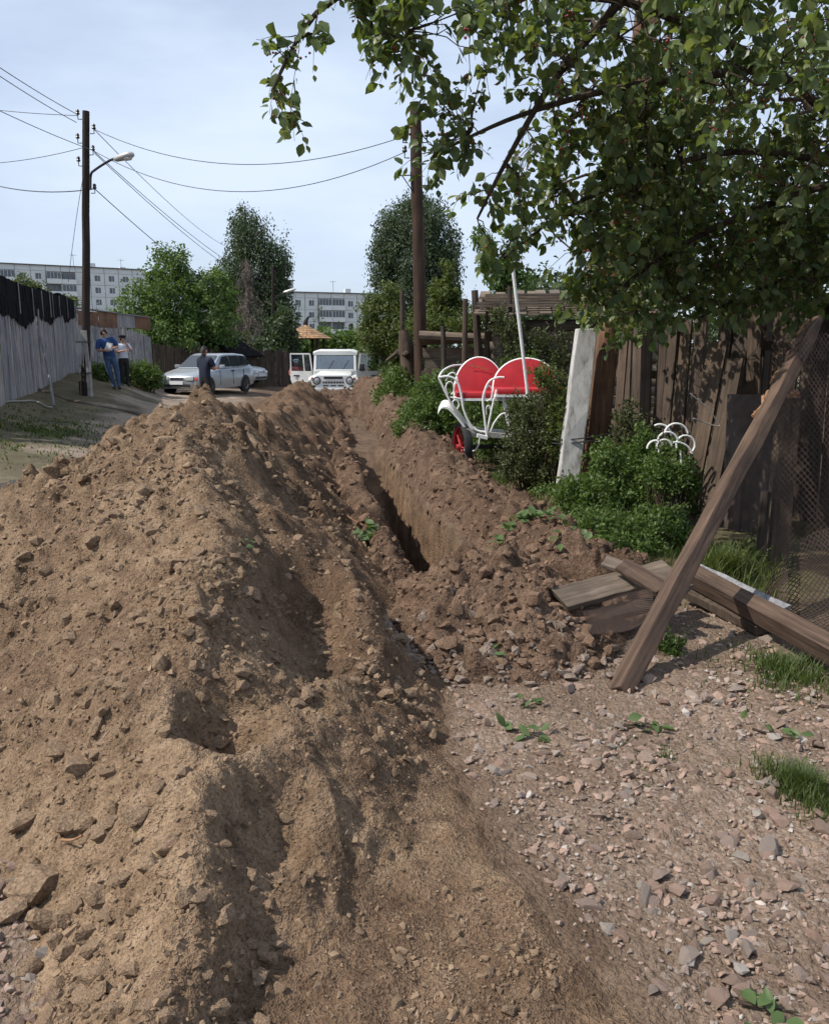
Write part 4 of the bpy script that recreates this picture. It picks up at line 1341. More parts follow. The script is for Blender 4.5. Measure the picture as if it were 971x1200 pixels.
def plank_mesh(w, h, t, seed, jag=0.03):
    r = random.Random(seed)
    mb = MB()
    k = 4
    rings = []
    lx = r.uniform(-.01, .01)
    for i in range(k + 1):
        z = h * i / k
        ww = w * (1 + r.uniform(-.04, .04)); dx = lx * math.sin(3.1 * i / k) + r.uniform(-.003, .003); dy = r.uniform(-.004, .004)
        zz = [0, 0, 0, 0]
        if i == k: zz = [r.uniform(-jag, jag)] * 2 + [r.uniform(-jag, jag)] * 2; zz = [zz[0], zz[2], zz[2], zz[0]]
        rings.append([(dx - ww / 2, dy - t / 2, z + zz[0]), (dx + ww / 2, dy - t / 2, z + zz[1]), (dx + ww / 2, dy + t / 2, z + zz[2]), (dx - ww / 2, dy + t / 2, z + zz[3])])
    mb.loft(rings)
    return mb.mesh('plank')


def plank_fence(name, label, p0, p1, height, width, mat, seed, zf=None, vary=0.04, tilt=0.01, gap=0.012, rails=(0.35, 0.8), thick=.025, hfun=None, cat='fence'):
    rnd = random.Random(seed)
    a = Vector((p0[0], p0[1], 0)); b = Vector((p1[0], p1[1], 0))
    L = (b - a).length; d = (b - a) / L; ang = math.atan2(d.y, d.x)
    zf = zf or gz
    root = empty(name, (a.x, a.y, zf(a.x, a.y)), ang)
    tag(root, label, cat)
    z0 = root.location.z
    meshes = [plank_mesh(width, height, thick, seed * 100 + i) for i in range(9)]
    for mm in meshes: mm.materials.append(mat)
    x = 0
    while x < L:
        w = width * rnd.uniform(.85, 1.15)
        q = a + d * (x + w / 2)
        o = bpy.data.objects.new('plank', meshes[rnd.randrange(9)]); COL.objects.link(o); o.parent = root
        hs = (hfun(x / L) if hfun else 1.0) * (1 + rnd.uniform(-vary, vary))
        o.location = (x + w / 2, rnd.uniform(-.008, .008), zf(q.x, q.y) - z0 - .05); o.scale = (w / width, 1, hs)
        o.rotation_euler = (rnd.gauss(0, tilt), rnd.gauss(0, tilt), rnd.gauss(0, .02))
        x += w + gap * rnd.uniform(.3, 1.8)
    qz = zf(b.x, b.y) - z0
    for f in rails:
        mb = MB(); mb.beam((0, thick / 2 + .035, height * f), (L, thick / 2 + .035, height * f + qz), .05, .09); mb.build('rail', mat, root)
    n = max(2, int(L / 2.4) + 1)
    for i in range(n):
        xx = L * i / (n - 1); q = a + d * xx
        mb = MB(); mb.box((xx, thick / 2 + .12, zf(q.x, q.y) - z0 + height * .45), (.11, .11, height * .98), None, .004); mb.build('post', mat, root)
    return root


# left fence, grey planks under a tarred roofing-felt band
fa = Vector((fence_x(12.0), 12.0)); fb = Vector((fence_x(27.4), 27.4))
lf = plank_fence('plank_fence', 'tall grey plank fence with a black tar-paper band along its top', fa, fb, 1.85, .155, MAT_GREYWOOD, 5, None, .02, .008)
dvec = (fb - fa).normalized(); Lf = (fb - fa).length
rnd = random.Random(9)
xx = 0.0; z0 = lf.location.z
while xx < Lf:
    w = rnd.uniform(.8, 1.4); w = min(w, Lf - xx + .05)
    q = fa + dvec * (xx + w / 2)
    zb = gz(q.x, q.y) - z0
    mb = MB()
    nn = 7; top = zb + 2.22 + .12 * (1 - xx / Lf); vs = []; fs = []
    cols_ = []
    for i in range(nn):
        x_ = xx + w * i / (nn - 1)
        lowz = zb + 1.48 + .14 * (xx / Lf) + .10 * math.sin(x_ * 1.7) + rnd.uniform(-.06, .06)
        cols_.append([(x_, -.03 - rnd.uniform(0, .015), lowz), (x_, -.045, (lowz + top) / 2), (x_, -.03, top + rnd.uniform(-.015, .015)), (x_, .10, top - .03), (x_, .10, top - .4)])
    for i in range(nn - 1):
        for j in range(4):
            n0 = len(vs); vs += [cols_[i][j], cols_[i + 1][j], cols_[i + 1][j + 1], cols_[i][j + 1]]; fs.append((n0, n0 + 1, n0 + 2, n0 + 3))
    mb.poly(vs, fs)
    me = mb.mesh('tar_paper', False)
    o = link('tar_paper', me, MAT_TAR, lf)
    sol = o.modifiers.new('thick', 'SOLIDIFY'); sol.thickness = .008
    if rnd.random() < .8:
        m2 = MB(); m2.box((xx + w * rnd.random(), -.062, top - .32), (.035, .014, .62)); m2.build('batten', MAT_GREYWOOD, lf)
    xx += w
# far fence behind the people, with rusty sheet on top
rf2 = plank_fence('plank_fence', 'pale plank fence behind the two standing men, rusty sheet along its top', (-10.95, 27.7), (-10.35, 33.5), 1.9, .19, MAT_GREYWOOD, 6, None, .02, .01)
for k in range(4):
    mb = MB(); mb.box((.9 + 1.45 * k, -.035, 1.72), (1.4, .012, .46 + .06 * (k % 2)), (0, 0, 0)); mb.build('metal_sheet', MAT_RUST if k % 3 != 2 else MAT_GREYWOOD, rf2)
mb = MB(); mb.box((2.9, .02, 1.985), (6.0, .22, .03), (0, .02, 0)); mb.build('capping_board', MAT_GREYWOOD, rf2)
plank_fence('plank_fence', 'dark plank fence running behind the silver car in tree shade', (-10.3, 33.8), (-5.8, 41), 1.7, .18, MAT_DARKWOOD, 7, None, .04, .015)

# kerb log, stick, hose on the left bank
mb = MB(); a = at(30, 468, 19.5); b = at(182, 478, 19.0)
pts = []
for t in np.linspace(0, 1, 10):
    p = a.lerp(b, t); pts.append((p.x, p.y, gz(p.x, p.y) + .01 + random.uniform(-.015, .015)))
mb.tube(pts, .04, 8); o = mb.build('kerb_log', MAT_OLDWOOD_X, None, True); tag(o, 'long thin log lying as an edging beside the left pole', 'log')
mb = MB(); a = at(62, 463, 17.5); b = at(48, 395, 18.4); a.z = gz(a.x, a.y)
mb.tube([a, a.lerp(b, .5) + Vector((.02, 0, .02)), b], .028, 7); o = mb.build('leaning_stick', MAT_GREYWOOD, None, True); tag(o, 'thin stick leaning against the left grey fence', 'stick')
pts = []
for (u, v_, d) in [(0, 475, 15.6), (14, 471, 15.9), (26, 466, 16.3), (36, 459, 16.9), (44, 458, 17.0), (52, 462, 16.8), (60, 460, 16.9)]:
    p = at(u, v_, d); pts.append((p.x, p.y, gz(p.x, p.y) + .03))
mb = MB(); mb.tube(curve_pts(pts, 30), .016, 6); o = mb.build('hose', plain('pale_hose', (.30, .29, .25), .7), None, True); tag(o, 'pale hose lying on the ground by the left fence', 'hose')
# small puddle on the track
p = at(28, 582, 9.2)
mb = MB(); ring = [(p.x + .30 * math.cos(a) * random.uniform(.8, 1.2), p.y + .5 * math.sin(a) * random.uniform(.8, 1.2)) for a in np.linspace(0, 2 * math.pi, 20, endpoint=False)]
zp = max(gz(x_, y_) for x_, y_ in ring) - .005
mb.poly([(x_, y_, zp) for x_, y_ in ring], [tuple(range(20))])
o = mb.build('puddle', plain('puddle_water', (.10, .085, .07), .06, 0, 0, 0, 1, .6), None); tag(o, 'small pale puddle on the dirt track at left', 'puddle')

# right-hand fence
F1 = plank_fence('plank_fence', 'old brown plank fence behind the weeds right of the leaning pole', (2.28, 10.7), (3.30, 8.5), 1.75, .16, MAT_OLDWOOD, 15, None, .06, .025, .018, (.3, .75), .028, lambda t: 1.0 + .22 * t)
F2 = plank_fence('plank_fence', 'dark shaded plank fence behind the leaning beam', (3.34, 8.4), (4.7, 5.6), 2.05, .17, MAT_DARKWOOD, 16, None, .06, .03, .02)
# leaning boards at the fence corner
for i, (ub, ut, vb, vt, d, w) in enumerate([(800, 842, 650, 400, 8.2, .20), (822, 862, 655, 420, 8.0, .16), (838, 872, 600, 372, 8.3, .15)]):
    a = at(ub, vb, d); b = at(ut, vt, d + .25); a.z = gz(a.x, a.y) - .03
    mb = MB(); mb.beam((0, 0, 0), (0, 0, (b - a).length), w, .03, (0, 1, 0))
    o = mb.build('loose_board', MAT_DARKWOOD); o.location = a; o.rotation_euler = (b - a).to_track_quat('Z', 'Y').to_euler()
    tag(o, ['wide dark board leaning at the fence corner, nearest the white metal scrolls', 'middle of the dark boards leaning at the fence corner', 'narrow dark board leaning highest at the fence corner'][i], 'board', 'boards leaning at the fence corner')
# sagging brown sheet behind the beam
a = at(842, 640, 7.4); a.z = gz(a.x, a.y)
mb = MB(); vs = []; fs = []
NX, NZ = 12, 12
for j in range(NZ + 1):
    for i in range(NX + 1):
        s_ = i / NX; t = j / NZ
        p = at(838 + 62 * s_ + 14 * t, 652 - 190 * t, 7.5 - .5 * s_)
        p += Vector((.02 * math.sin(9 * s_ + 3 * t), .05 * math.sin(14 * s_) * (1 - t * .5), 0))
        vs.append(p)
for j in range(NZ):
    for i in range(NX):
        k = j * (NX + 1) + i; fs.append((k, k + 1, k + NX + 2, k + NX + 1))
mb.poly(vs, fs); o = mb.build('fabric_sheet', plain('brown_fabric', (.070, .050, .042), .95, 0, .35, .004, 8), None, True)
sol = o.modifiers.new('thick', 'SOLIDIFY'); sol.thickness = .006
tag(o, 'sagging dark brown sheet hung on the fence behind the leaning beam', 'sheet')
# gate post with a broken top
pb = at(908, 660, 6.1); pb.z = gz(pb.x, pb.y)
root = empty('gate_post', pb); tag(root, 'dark square gate post with a splintered top behind the leaning beam', 'post')
pt = at(924, 466, 6.15) - pb
mb = MB(); mb.beam((0, 0, -.1), pt, .135, .12, (0, 1, 0)); mb.build('shaft', MAT_DARKWOOD, root)
mb = MB()
for k in range(9):
    o_ = Vector((random.uniform(-.05, .05), random.uniform(-.05, .05), 0)); mb.beam(pt + o_ - Vector((0, 0, .1)), pt + o_ + Vector((random.uniform(-.01, .05), 0, random.uniform(.02, .10))), .035, .03)
mb.build('splinters', MAT_BREAK, root); tag(root.children[-1], kind='stuff')
mb = MB(); a = at(895, 600, 6.05) - pb; b = at(884, 740, 5.95) - pb
mb.tube([(-.14, -.05, -.1), (-.13, -.04, .55)], .035, 6); mb.build('side_stake', MAT_DARKWOOD, root)

# the leaning squared beam
B0 = Vector((0.965, 3.74, 0)); B0.z = gz(B0.x, B0.y) - .02
B1 = at(958, 372, 6.15)
Lb = (B1 - B0).length
mb = MB(); rings = []
rnd = random.Random(3)
for i in range(15):
    x_ = Lb * i / 14; j = lambda s=.004: rnd.uniform(-s, s)
    w = .047; h = .043
    if i == 14: w *= .6; h *= .5
    rings.append([(x_, -w + j(), -h + j()), (x_, w + j(), -h + j()), (x_, w + j(), h + j()), (x_, -w + j(.010 if i > 7 else .004), h + j(.008 if i > 7 else .004))])
mb.loft(rings)
root = empty('leaning_beam', B0); tag(root, 'long squared timber beam leaning diagonally against the gate post', 'beam')
q = (B1 - B0).to_track_quat('X', 'Z').to_matrix() @ Matrix.Rotation(R(-32), 3, 'X')
root.rotation_euler = q.to_euler()
mb.build('beam_body', MAT_TIMBER, root, False, .006)
mb = MB()
for k in range(26):
    x_ = Lb * rnd.uniform(.60, .97); mb.beam((x_, .055 + rnd.uniform(0, .012), rnd.uniform(-.05, .05)), (x_ + rnd.uniform(.10, .3), .06 + rnd.uniform(0, .03), rnd.uniform(-.05, .05)), .018, .014)
mb.build('splinters', MAT_BREAK, root); tag(root.children[-1], kind='stuff')

# fallen timbers
def lying(name, label, a, b, w, h, mat, roll=0.0, cat='timber', group=None, bev=.006):
    a = Vector(a); b = Vector(b); L = (b - a).length
    mb = MB(); rings = []
    for i in range(9):
        j = lambda s=.004: random.uniform(-s, s)
        x_ = L * i / 8
        e = .02 if i in (0, 8) else .003
        rings.append([(x_ + j(e), -w / 2 + j(), -h / 2 + j()), (x_ + j(e), w / 2 + j(), -h / 2 + j()), (x_ + j(e), w / 2 + j(), h / 2 + j()), (x_ + j(e), -w / 2 + j(), h / 2 + j())])
    mb.loft(rings)
    o = mb.build(name, mat, None, False, bev); o.location = a
    q = (b - a).to_track_quat('X', 'Z').to_matrix() @ Matrix.Rotation(roll, 3, 'X')
    o.rotation_euler = q.to_euler()
    tag(o, label, cat, group)
    return o


a = at(806, 690, 5.15); b = at(975, 773, 3.95); c = a + (b - a) * 1.5
lying('fallen_timber', 'heavy square timber lying on the grass at the right edge', (a.x, a.y, .20), (c.x, c.y, .09), .105, .115, MAT_TIMBER, .35)
a = at(800, 682, 5.25); b = at(915, 722, 4.55)
lying('fallen_board', 'pale narrow board lying behind the heavy square timber', (a.x, a.y, .24), (b.x, b.y, .15), .10, .03, MAT_GREYWOOD, .35, 'board')
a = at(655, 703, 4.35); b = at(785, 668, 4.85)
lying('fallen_board', 'broad grey board jutting out from the mound left of the leaning beam', (a.x, a.y, a.z), (b.x, b.y, b.z), .16, .04, MAT_OLDWOOD_X, .42, 'board')
a = at(708, 658, 4.95); b = at(805, 692, 4.55)
lying('fallen_board', 'short grey board lying across the pile under the leaning beam', (a.x, a.y, a.z), (b.x, b.y, b.z), .10, .03, MAT_OLDWOOD_X, .3, 'board')
a = at(728, 662, 4.65); b = at(775, 690, 4.4)
lying('fallen_board', 'splintered brown board end on top of the board pile', (a.x, a.y, a.z), (b.x, b.y, b.z), .11, .03, MAT_TIMBER, .4, 'board')
a = at(680, 726, 4.35); b = at(790, 702, 4.6)
lying('fallen_board', 'lowest dark board under the broken board pile', (a.x, a.y, a.z), (b.x, b.y, b.z), .11, .03, MAT_DARKWOOD, .2, 'board')
a = at(815, 700, 5.15); b = at(905, 742, 4.5)
lying('fallen_board', 'dark rotten board under the heavy square timber', (a.x, a.y, .10), (b.x, b.y, .07), .22, .06, MAT_DARKWOOD, .2, 'board')


# netting
MAT_NET = plain('net_cord', (.060, .038, .030), .9)


def netting(name, label, fn, nu, nv, r, cat='net'):
    P = [[Vector(fn(i / nu, j / nv)) for i in range(nu + 1)] for j in range(nv + 1)]
    mb = MB()

    def strand(p, q):
        d = (q - p)
        if d.length < 1e-5: return
        n = d.cross(Vector((0, -1, .2))).normalized() * r; m_ = n.cross(d).normalized() * r
        mb.poly([p + n, p - n * .5 + m_ * .8, p - n * .5 - m_ * .8, q + n, q - n * .5 + m_ * .8, q - n * .5 - m_ * .8], [(0, 1, 4, 3), (1, 2, 5, 4), (2, 0, 3, 5)])
    for j in range(nv):
        for i in range(nu):
            if (i + j) % 2 == 0:
                strand(P[j][i], P[j + 1][i + 1])
            else:
                strand(P[j][i + 1], P[j + 1][i])
    o = mb.build(name, MAT_NET)
    tag(o, label, cat)
    return o


def net1(s_, t):
    th = math.pi * (.02 + .96 * s_)
    p = at(972 - 78 * math.sin(th * .5 + .0) ** .6 if False else 892 + 130 * s_, 752 - 132 * t * (math.sin(min(1, s_ * 1.9) * math.pi / 2) ** .5), 4.95 - .7 * s_ + .35 * t)
    p.y += .06 * math.sin(7 * s_ + 2 * t) + .04 * math.sin(13 * t)
    return p


netting('wire_netting', 'curled brown wire netting heaped by the gate post at the right edge', net1, 46, 44, .0030)


def net2(s_, t):
    p = at(690 + 75 * s_ - 14 * t * (1 - s_), 745 - 40 * t - 16 * s_ + 8 * math.sin(5 * s_) * (1 - t), 4.15 + .3 * t)
    p.z += .03 * math.sin(6 * s_ + 2 * t) - .02 * math.sin(9 * s_) * t
    return p


netting('wire_netting', 'brown netting crumpled under the broken boards beside the leaning beam', net2, 52, 30, .0019)


def net3(s_, t):
    p = at(905 + 120 * s_, 640 - 250 * t, 5.9 - .6 * s_)
    p.y += .05 * math.sin(8 * s_ + 3 * t)
    return p


netting('wire_netting', 'dark netting stretched upright behind the gate post at the right edge', net3, 40, 64, .0026)

# white wrought-iron scrolls and wire loop
MAT_WHITE = plain('white_paint', (.78, .78, .76), .4, 0, .06, 0, 20)
o_ = at(788, 552, 8.0)
root = empty('scroll_ornament', (o_.x, o_.y, gz(o_.x, o_.y))); tag(root, 'white wrought-iron scroll ornament standing in the weeds by the fence', 'ironwork')
rb = Vector(root.location)


def arc_px(c, r0, a0, a1, d, n=12, sq=1.0):
    return [at(c[0] + r0 * math.cos(t), c[1] - sq * r0 * math.sin(t), d) - rb for t in np.linspace(R(a0), R(a1), n)]


for c, r0, a0, a1, d in [((792, 510), 14, 10, 170, 8.0), ((803, 521), 11, -60, 200, 7.98), ((782, 518), 12, 20, 185, 7.97), ((773, 510), 13, 0, 120, 8.02), ((778, 524), 9, 10, 190, 7.96), ((768, 526), 10, 30, 180, 8.0), ((792, 538), 20, 20, 100, 7.94)]:
    mb = MB(); mb.tube(arc_px(c, r0, a0, a1, d), .010, 6); mb.build('scroll', MAT_WHITE, root, True)
for (u0, v0, u1, v1) in [(797, 528, 799, 566), (772, 526, 768, 566)]:
    mb = MB(); mb.tube([at(u0, v0, 7.99) - rb, at(u1, v1, 7.99) - rb, (at(u1, v1, 7.99) - rb) * 1.0 + Vector((0, 0, -.25))], .010, 6); mb.build('upright', MAT_WHITE, root, True)
pts = [at(u, v_, 7.7) for u, v_ in [(808, 461), (825, 475), (838, 490), (843, 498), (838, 499), (825, 495), (812, 490)]]
mb = MB(); mb.tube(curve_pts(pts, 24), .006, 5); o = mb.build('wire_loop', plain('bare_wire', (.42, .40, .36), .5, .5), None, True); tag(o, 'bent loop of pale wire sticking out from the dark fence boards', 'wire')

# ================================================================== OLD SHEDS BEHIND THE CARRIAGE
plank_fence('plank_fence', 'low grey picket fence behind the red carriage seats', (.15, 14.6), (2.35, 14.0), 1.32, .10, MAT_OLDWOOD, 21, None, .07, .02, .02)
base = at(645, 440, 15.2); base.z = gz(base.x, base.y)
root = empty('log_shed', base, -.12); tag(root, 'collapsing old log shed with a sagging board roof behind the carriage', 'shed')
for k in range(11):
    mb = MB(); zz = .12 + .19 * k
    L0 = -1.05 + random.uniform(-.08, .08); L1 = 1.9 + random.uniform(-.1, .1)
    mb.tube([(L0, 0 + random.uniform(-.02, .02), zz), ((L0 + L1) / 2, random.uniform(-.02, .02), zz + random.uniform(-.02, .02)), (L1, 0, zz + random.uniform(-.02, .02))], [.10, .105, .095], 9); mb.build('log', MAT_OLDWOOD_X, root, True)
for k in range(11):
    mb = MB(); zz = .215 + .19 * k
    mb.tube([(-.95, -.15, zz), (-.95, 2.4, zz)], .095, 8); mb.build('log', MAT_OLDWOOD_X, root, True)
for k in range(15):
    x_ = -1.25 + k * .225 + random.uniform(-.02, .02)
    mb = MB(); mb.beam((x_, -.45 + random.uniform(-.15, .05), 2.18 + random.uniform(-.03, .03)), (x_ + random.uniform(-.05, .05), 2.6, 2.75 + random.uniform(-.04, .04)), .20, .03); mb.build('roof_board', MAT_OLDWOOD_X, root)
for k in range(5):
    mb = MB(); mb.beam((-1.3 + random.uniform(-.1, .1), -.35 + .25 * k, 2.34 + .055 * k * 1.1), (2.0, -.3 + .25 * k, 2.36 + .055 * k * 1.1), .14, .04); mb.build('roof_batten', MAT_OLDWOOD_X, root)
base = at(560, 440, 16.3); base.z = gz(base.x, base.y)
root = empty('board_shed', base, -.1); tag(root, 'low weathered board lean-to with a log edge, left of the log shed', 'shed')
for k in range(7):
    mb = MB(); zz = .3 + .2 * k; mb.box((.1 + random.uniform(-.05, .05), random.uniform(-.01, .01), zz), (2.3, .035, .19), (0, random.uniform(-.015, .015), 0)); mb.build('board', MAT_OLDWOOD_X, root)
for k in range(3):
    mb = MB(); mb.tube([(-1.1, -.1 - .12 * k, 1.72 + .05 * k), (1.3, -.1 - .12 * k, 1.82 - .06 * k)], .085, 8); mb.build('log', MAT_OLDWOOD_X, root, True)
mb = MB(); mb.box((0.0, .75, 1.78), (2.5, 1.5, .05), (.12, 0, 0)); mb.build('roof', MAT_OLDWOOD_X, root)
for i, (u0, v0, u1, v1, d, r_, lab) in enumerate([(543, 445, 545, 350, 15.0, .055, 'slim upright stake behind the left carriage seat'), (566, 440, 556, 340, 15.4, .075, 'dark slanting stake rising above the weathered lean-to'), (569, 440, 573, 355, 15.5, .085, 'thick dark short post right beside the slanting stake'), (600, 440, 597, 335, 15.0, .05, 'thin post at the left corner of the log shed'), (470, 445, 471, 340, 19.0, .06, 'grey stake in the shrubs left of the tall pole'), (521, 445, 519, 382, 15.0, .05, 'short stake by the picket fence right of the tall pole')]):
    a = at(u0, v0, d); b = at(u1, v1, d); a.z = gz(a.x, a.y) - .1
    mb = MB(); mb.tube([a, a.lerp(b, .5) + Vector((.01, 0, 0)), b], [r_, r_ * .95, r_ * .8], 8); o = mb.build('wooden_stake', MAT_DARKWOOD, None, True); tag(o, lab, 'post', 'posts behind the carriage')
# broken stump
a = at(487, 385, 17.3)
root = empty('tree_stump', (a.x - .1, a.y, gz(a.x, a.y))); tag(root, 'dark broken stump and roots behind the tall pole', 'stump')
mb = MB(); mb.tube([(0, 0, -.1), (.02, 0, .8), (-.1, 0, 1.6), (-.15, 0, 1.95)], [.22, .18, .16, .09], 9); mb.build('stump_body', MAT_DARKWOOD, root, True)
for k in range(6):
    mb = MB(); aa = k * 1.1; mb.tube([(0, 0, 1.3), (.3 * math.cos(aa), .2 * math.sin(aa), 1.5), (.5 * math.cos(aa), .3 * math.sin(aa), 1.35 + .1 * (k % 3))], [.08, .06, .03], 6); mb.build('root', MAT_DARKWOOD, root, True)
# ================================================================== CARRIAGE
MAT_RED = plain('red_vinyl', (.40, .018, .024), .42, 0, .22, 0, 5)
MAT_REDP = plain('red_paint', (.30, .02, .022), .45, 0, .2, 0, 8)
MAT_RUBBER = plain('rubber', (.015, .015, .016), .8, 0, .3, 0, 20)
MAT_GOLD = plain('faded_gold_lettering', (.20, .13, .05), .5)
DC = 11.2
CB = at(538, 545, DC); CB.z = gz(CB.x, CB.y)
car = empty('horse_carriage', CB); tag(car, 'white wrought-iron carriage with red seats and red spoked wheels', 'carriage')
KX = DC * 1.02 / FPX


def cp(u, v, y=0.0):
    return Vector(((u - 538) * KX, y, (541 - v) * KX + 0.0))


def wheel(parent, c, r, w, ang, spokes=10, rim=MAT_REDP, tyre=MAT_RUBBER):
    root = link('wheel', MB().lathe([(r * .86, -w * .5), (r * .97, -w * .5), (r, -w * .3), (r, w * .3), (r * .97, w * .5), (r * .86, w * .5), (r * .86, -w * .5)], (0, 0, 0), 'X', 28).mesh('tyre', True), tyre, parent)
    root.location = c; root.rotation_euler = (0, 0, ang)
    mb = MB(); mb.lathe([(r * .80, -w * .35), (r * .875, -w * .4), (r * .875, w * .4), (r * .80, w * .35), (r * .80, -w * .35)], (0, 0, 0), 'X', 28); rm = mb.build('rim', rim, root, True)
    for k in range(spokes):
        a = 2 * math.pi * k / spokes
        mb = MB(); mb.tube([(-.02, 0, 0), (0, r * .83 * math.cos(a), r * .83 * math.sin(a))], r * .035, 5); mb.build('spoke', rim, root)
    mb = MB(); mb.lathe([(0, -w * .8), (r * .10, -w * .7), (r * .16, -w * .2), (r * .16, w * .4), (0, w * .5)], (0, 0, 0), 'X', 14); mb.build('hub', rim, root, True)
    return root


wheel(car, (0.03, 0, .325), .325, .10, R(14))
wheel(car, (1.25, .10, .325), .325, .10, R(14))
mb = MB(); mb.tube([(0.05, 0, .325), (1.25, .1, .325)], .03, 8); mb.build('axle', MAT_IRON, car, True)
# fender
fp = curve_pts([cp(514, 470), cp(518, 464), cp(526, 465), cp(538, 478), cp(548, 491), cp(556, 496)], 18)
mb = MB(); mb.loft([[p + Vector((-.02, -.16, -.05)), p + Vector((0, .14, .02)), p + Vector((.012, .14, .042)), p + Vector((-.008, -.16, -.028))] for p in fp]); mb.build('fender', MAT_WHITE, car, True)
# floor pan
mb = MB(); mb.loft([[cp(545, 494, -.2), cp(545, 494, .35), cp(545, 490, .35), cp(545, 490, -.2)], [cp(566, 500, -.2), cp(566, 500, .35), cp(566, 494, .35), cp(566, 494, -.2)], [cp(600, 502, -.2), cp(600, 502, .45), cp(600, 497, .45), cp(600, 497, -.2)], [cp(650, 502, -.2), cp(650, 502, .45), cp(650, 497, .45), cp(650, 497, -.2)]]); mb.build('floor_pan', MAT_CONC, car)


def seat(uc, vseat, half, vtop, y, nm, lean=.12):
    zc = (541 - vseat) * KX; xc = (uc - 538) * KX; hw = half * KX; ht = (vseat - vtop) * KX
    n = 22
    # one arch: sides rise a little, then a half ellipse
    prof = [(-hw, 0)] + [(-hw * math.cos(t), ht * .14 + ht * .86 * math.sin(t)) for t in np.linspace(0, math.pi, n)] + [(hw, 0)]
    mb = MB()
    fr = [(xc + x_, y + .30 + lean * (z_ / ht), zc + z_) for x_, z_ in prof]; bk = [(p[0], p[1] + .06, p[2]) for p in fr]
    k = len(fr); cxm = (xc, y + .27 + lean * .45, zc + ht * .45)
    fs = [(i, (i + 1) % k, (i + 1) % k + k, i + k) for i in range(k)] + [(i, 2 * k, (i + 1) % k) for i in range(k)] + [tuple(range(2 * k - 1, k - 1, -1))]
    mb.poly(fr + bk + [cxm], fs)
    bkr = mb.build('seat_back', MAT_RED, car, True)
    m2 = MB(); m2.tube([(p[0], p[1] + .03, p[2]) for p in fr], .017, 6); m2.build('rim_tube', MAT_WHITE, bkr, True)
    mb = MB(); mb.box((xc, y + .05, zc + .035), (hw * 2, .52, .075)); cs = mb.build('seat_cushion', MAT_RED, car, True, .025)
    mb = MB(); mb.box((xc, y + .05, zc - .02), (hw * 2 + .04, .54, .03)); mb.build('seat_frame', MAT_WHITE, cs)
    return bkr


s1 = seat(562, 456, 29, 412, .0, 'l')
s2 = seat(615, 451, 38, 413, -.18, 'r')
# faded lettering on the left seat back: worn illegible strokes
mb = MB()
for k in range(11):
    u = 551 + 2.0 * k; v_ = 421 + .42 * k
    p = cp(u, v_, .30 + .12 * .8 - .055)
    for q in range(2):
        mb.beam(p + Vector((random.uniform(-.012, .012), 0, random.uniform(-.018, .0))), p + Vector((random.uniform(-.012, .012), .004, random.uniform(.0, .02))), .004, .007)
mb.build('lettering', MAT_GOLD, s1)


def white_tube(name, pts, r=.013, n=20):
    mb = MB(); mb.tube(curve_pts(pts, n), r, 7); return mb.build(name, MAT_WHITE, car, True)


for yo in (-.22,):
    white_tube('side_rail', [cp(513, 433, yo), cp(524, 432, yo), cp(533, 437, yo), cp(538, 450, yo), cp(541, 468, yo), cp(548, 484, yo), cp(556, 492, yo), cp(567, 494, yo)], .015, 28)
    white_tube('side_rail', [cp(513, 433, yo), cp(519, 446, yo), cp(525, 458, yo), cp(530, 470, yo)], .014)
    white_tube('arm_arc', [cp(513, 433, yo), cp(518, 426, yo + .1), cp(528, 421, yo + .2), cp(540, 420, yo + .4)], .013)
    white_tube('arm_arc', [cp(521, 437, yo), cp(524, 430, yo), cp(530, 428, yo), cp(534, 434, yo), cp(533, 440, yo)], .009)
    white_tube('scroll', [cp(523, 452, yo), cp(521, 444, yo), cp(524, 438, yo), cp(529, 440, yo), cp(530, 448, yo), cp(527, 452, yo)], .009)
    white_tube('scroll', [cp(530, 466, yo), cp(529, 460, yo), cp(533, 458, yo), cp(536, 463, yo), cp(534, 468, yo)], .009)
    white_tube('scroll', [cp(526, 455, yo), cp(533, 456, yo), cp(540, 457, yo)], .010)
yo = -.30
white_tube('middle_rail', [cp(567, 498, yo), cp(564, 476, yo), cp(562, 458, yo), cp(564, 447, yo), cp(569, 437, yo), cp(578, 433, yo), cp(585, 433, yo)], .014, 28)
white_tube('middle_rail', [cp(566, 499, yo), cp(570, 478, yo), cp(574, 458, yo), cp(577, 446, yo)], .013)
white_tube('scroll', [cp(564, 458, yo), cp(564, 448, yo), cp(568, 442, yo), cp(572, 446, yo), cp(571, 456, yo), cp(566, 459, yo)], .009)
white_tube('scroll', [cp(566, 474, yo), cp(566, 466, yo), cp(569, 464, yo), cp(571, 469, yo)], .008)
white_tube('brace_arc', [cp(571, 493, yo), cp(575, 483, yo), cp(582, 474, yo), cp(588, 472, yo)], .011)
mb = MB(); mb.beam(cp(574, 455, yo), cp(587, 452, yo), .05, .045); mb.beam(cp(584, 452, yo), cp(594, 498, yo), .045, .04, (0, 1, 0)); mb.beam(cp(586, 499, yo), cp(598, 499, yo), .07, .03); mb.build('support_leg', MAT_WHITE, car, False, .006)
mb = MB(); mb.beam(cp(556, 497, yo), cp(568, 500, yo), .06, .05); mb.build('step_plate', MAT_WHITE, car, False, .006)
white_tube('step_hook', [cp(542, 515, -.16), cp(549, 516, -.17), cp(555, 515, -.18), cp(559, 507, -.2), cp(560, 496, -.22)], .012)
# tall white rod leaning on the carriage
a = at(617, 452, 10.75); b = at(600, 310, 10.6); a2 = a + (a - b) * .52; a2.z = gz(a2.x, a2.y)
mb = MB(); mb.tube([a2, a, b], [.022, .021, .02], 8); o = mb.build('white_rod', MAT_WHITE, None, True); tag(o, 'tall thin white rod standing in the bush in front of the right red seat', 'rod')

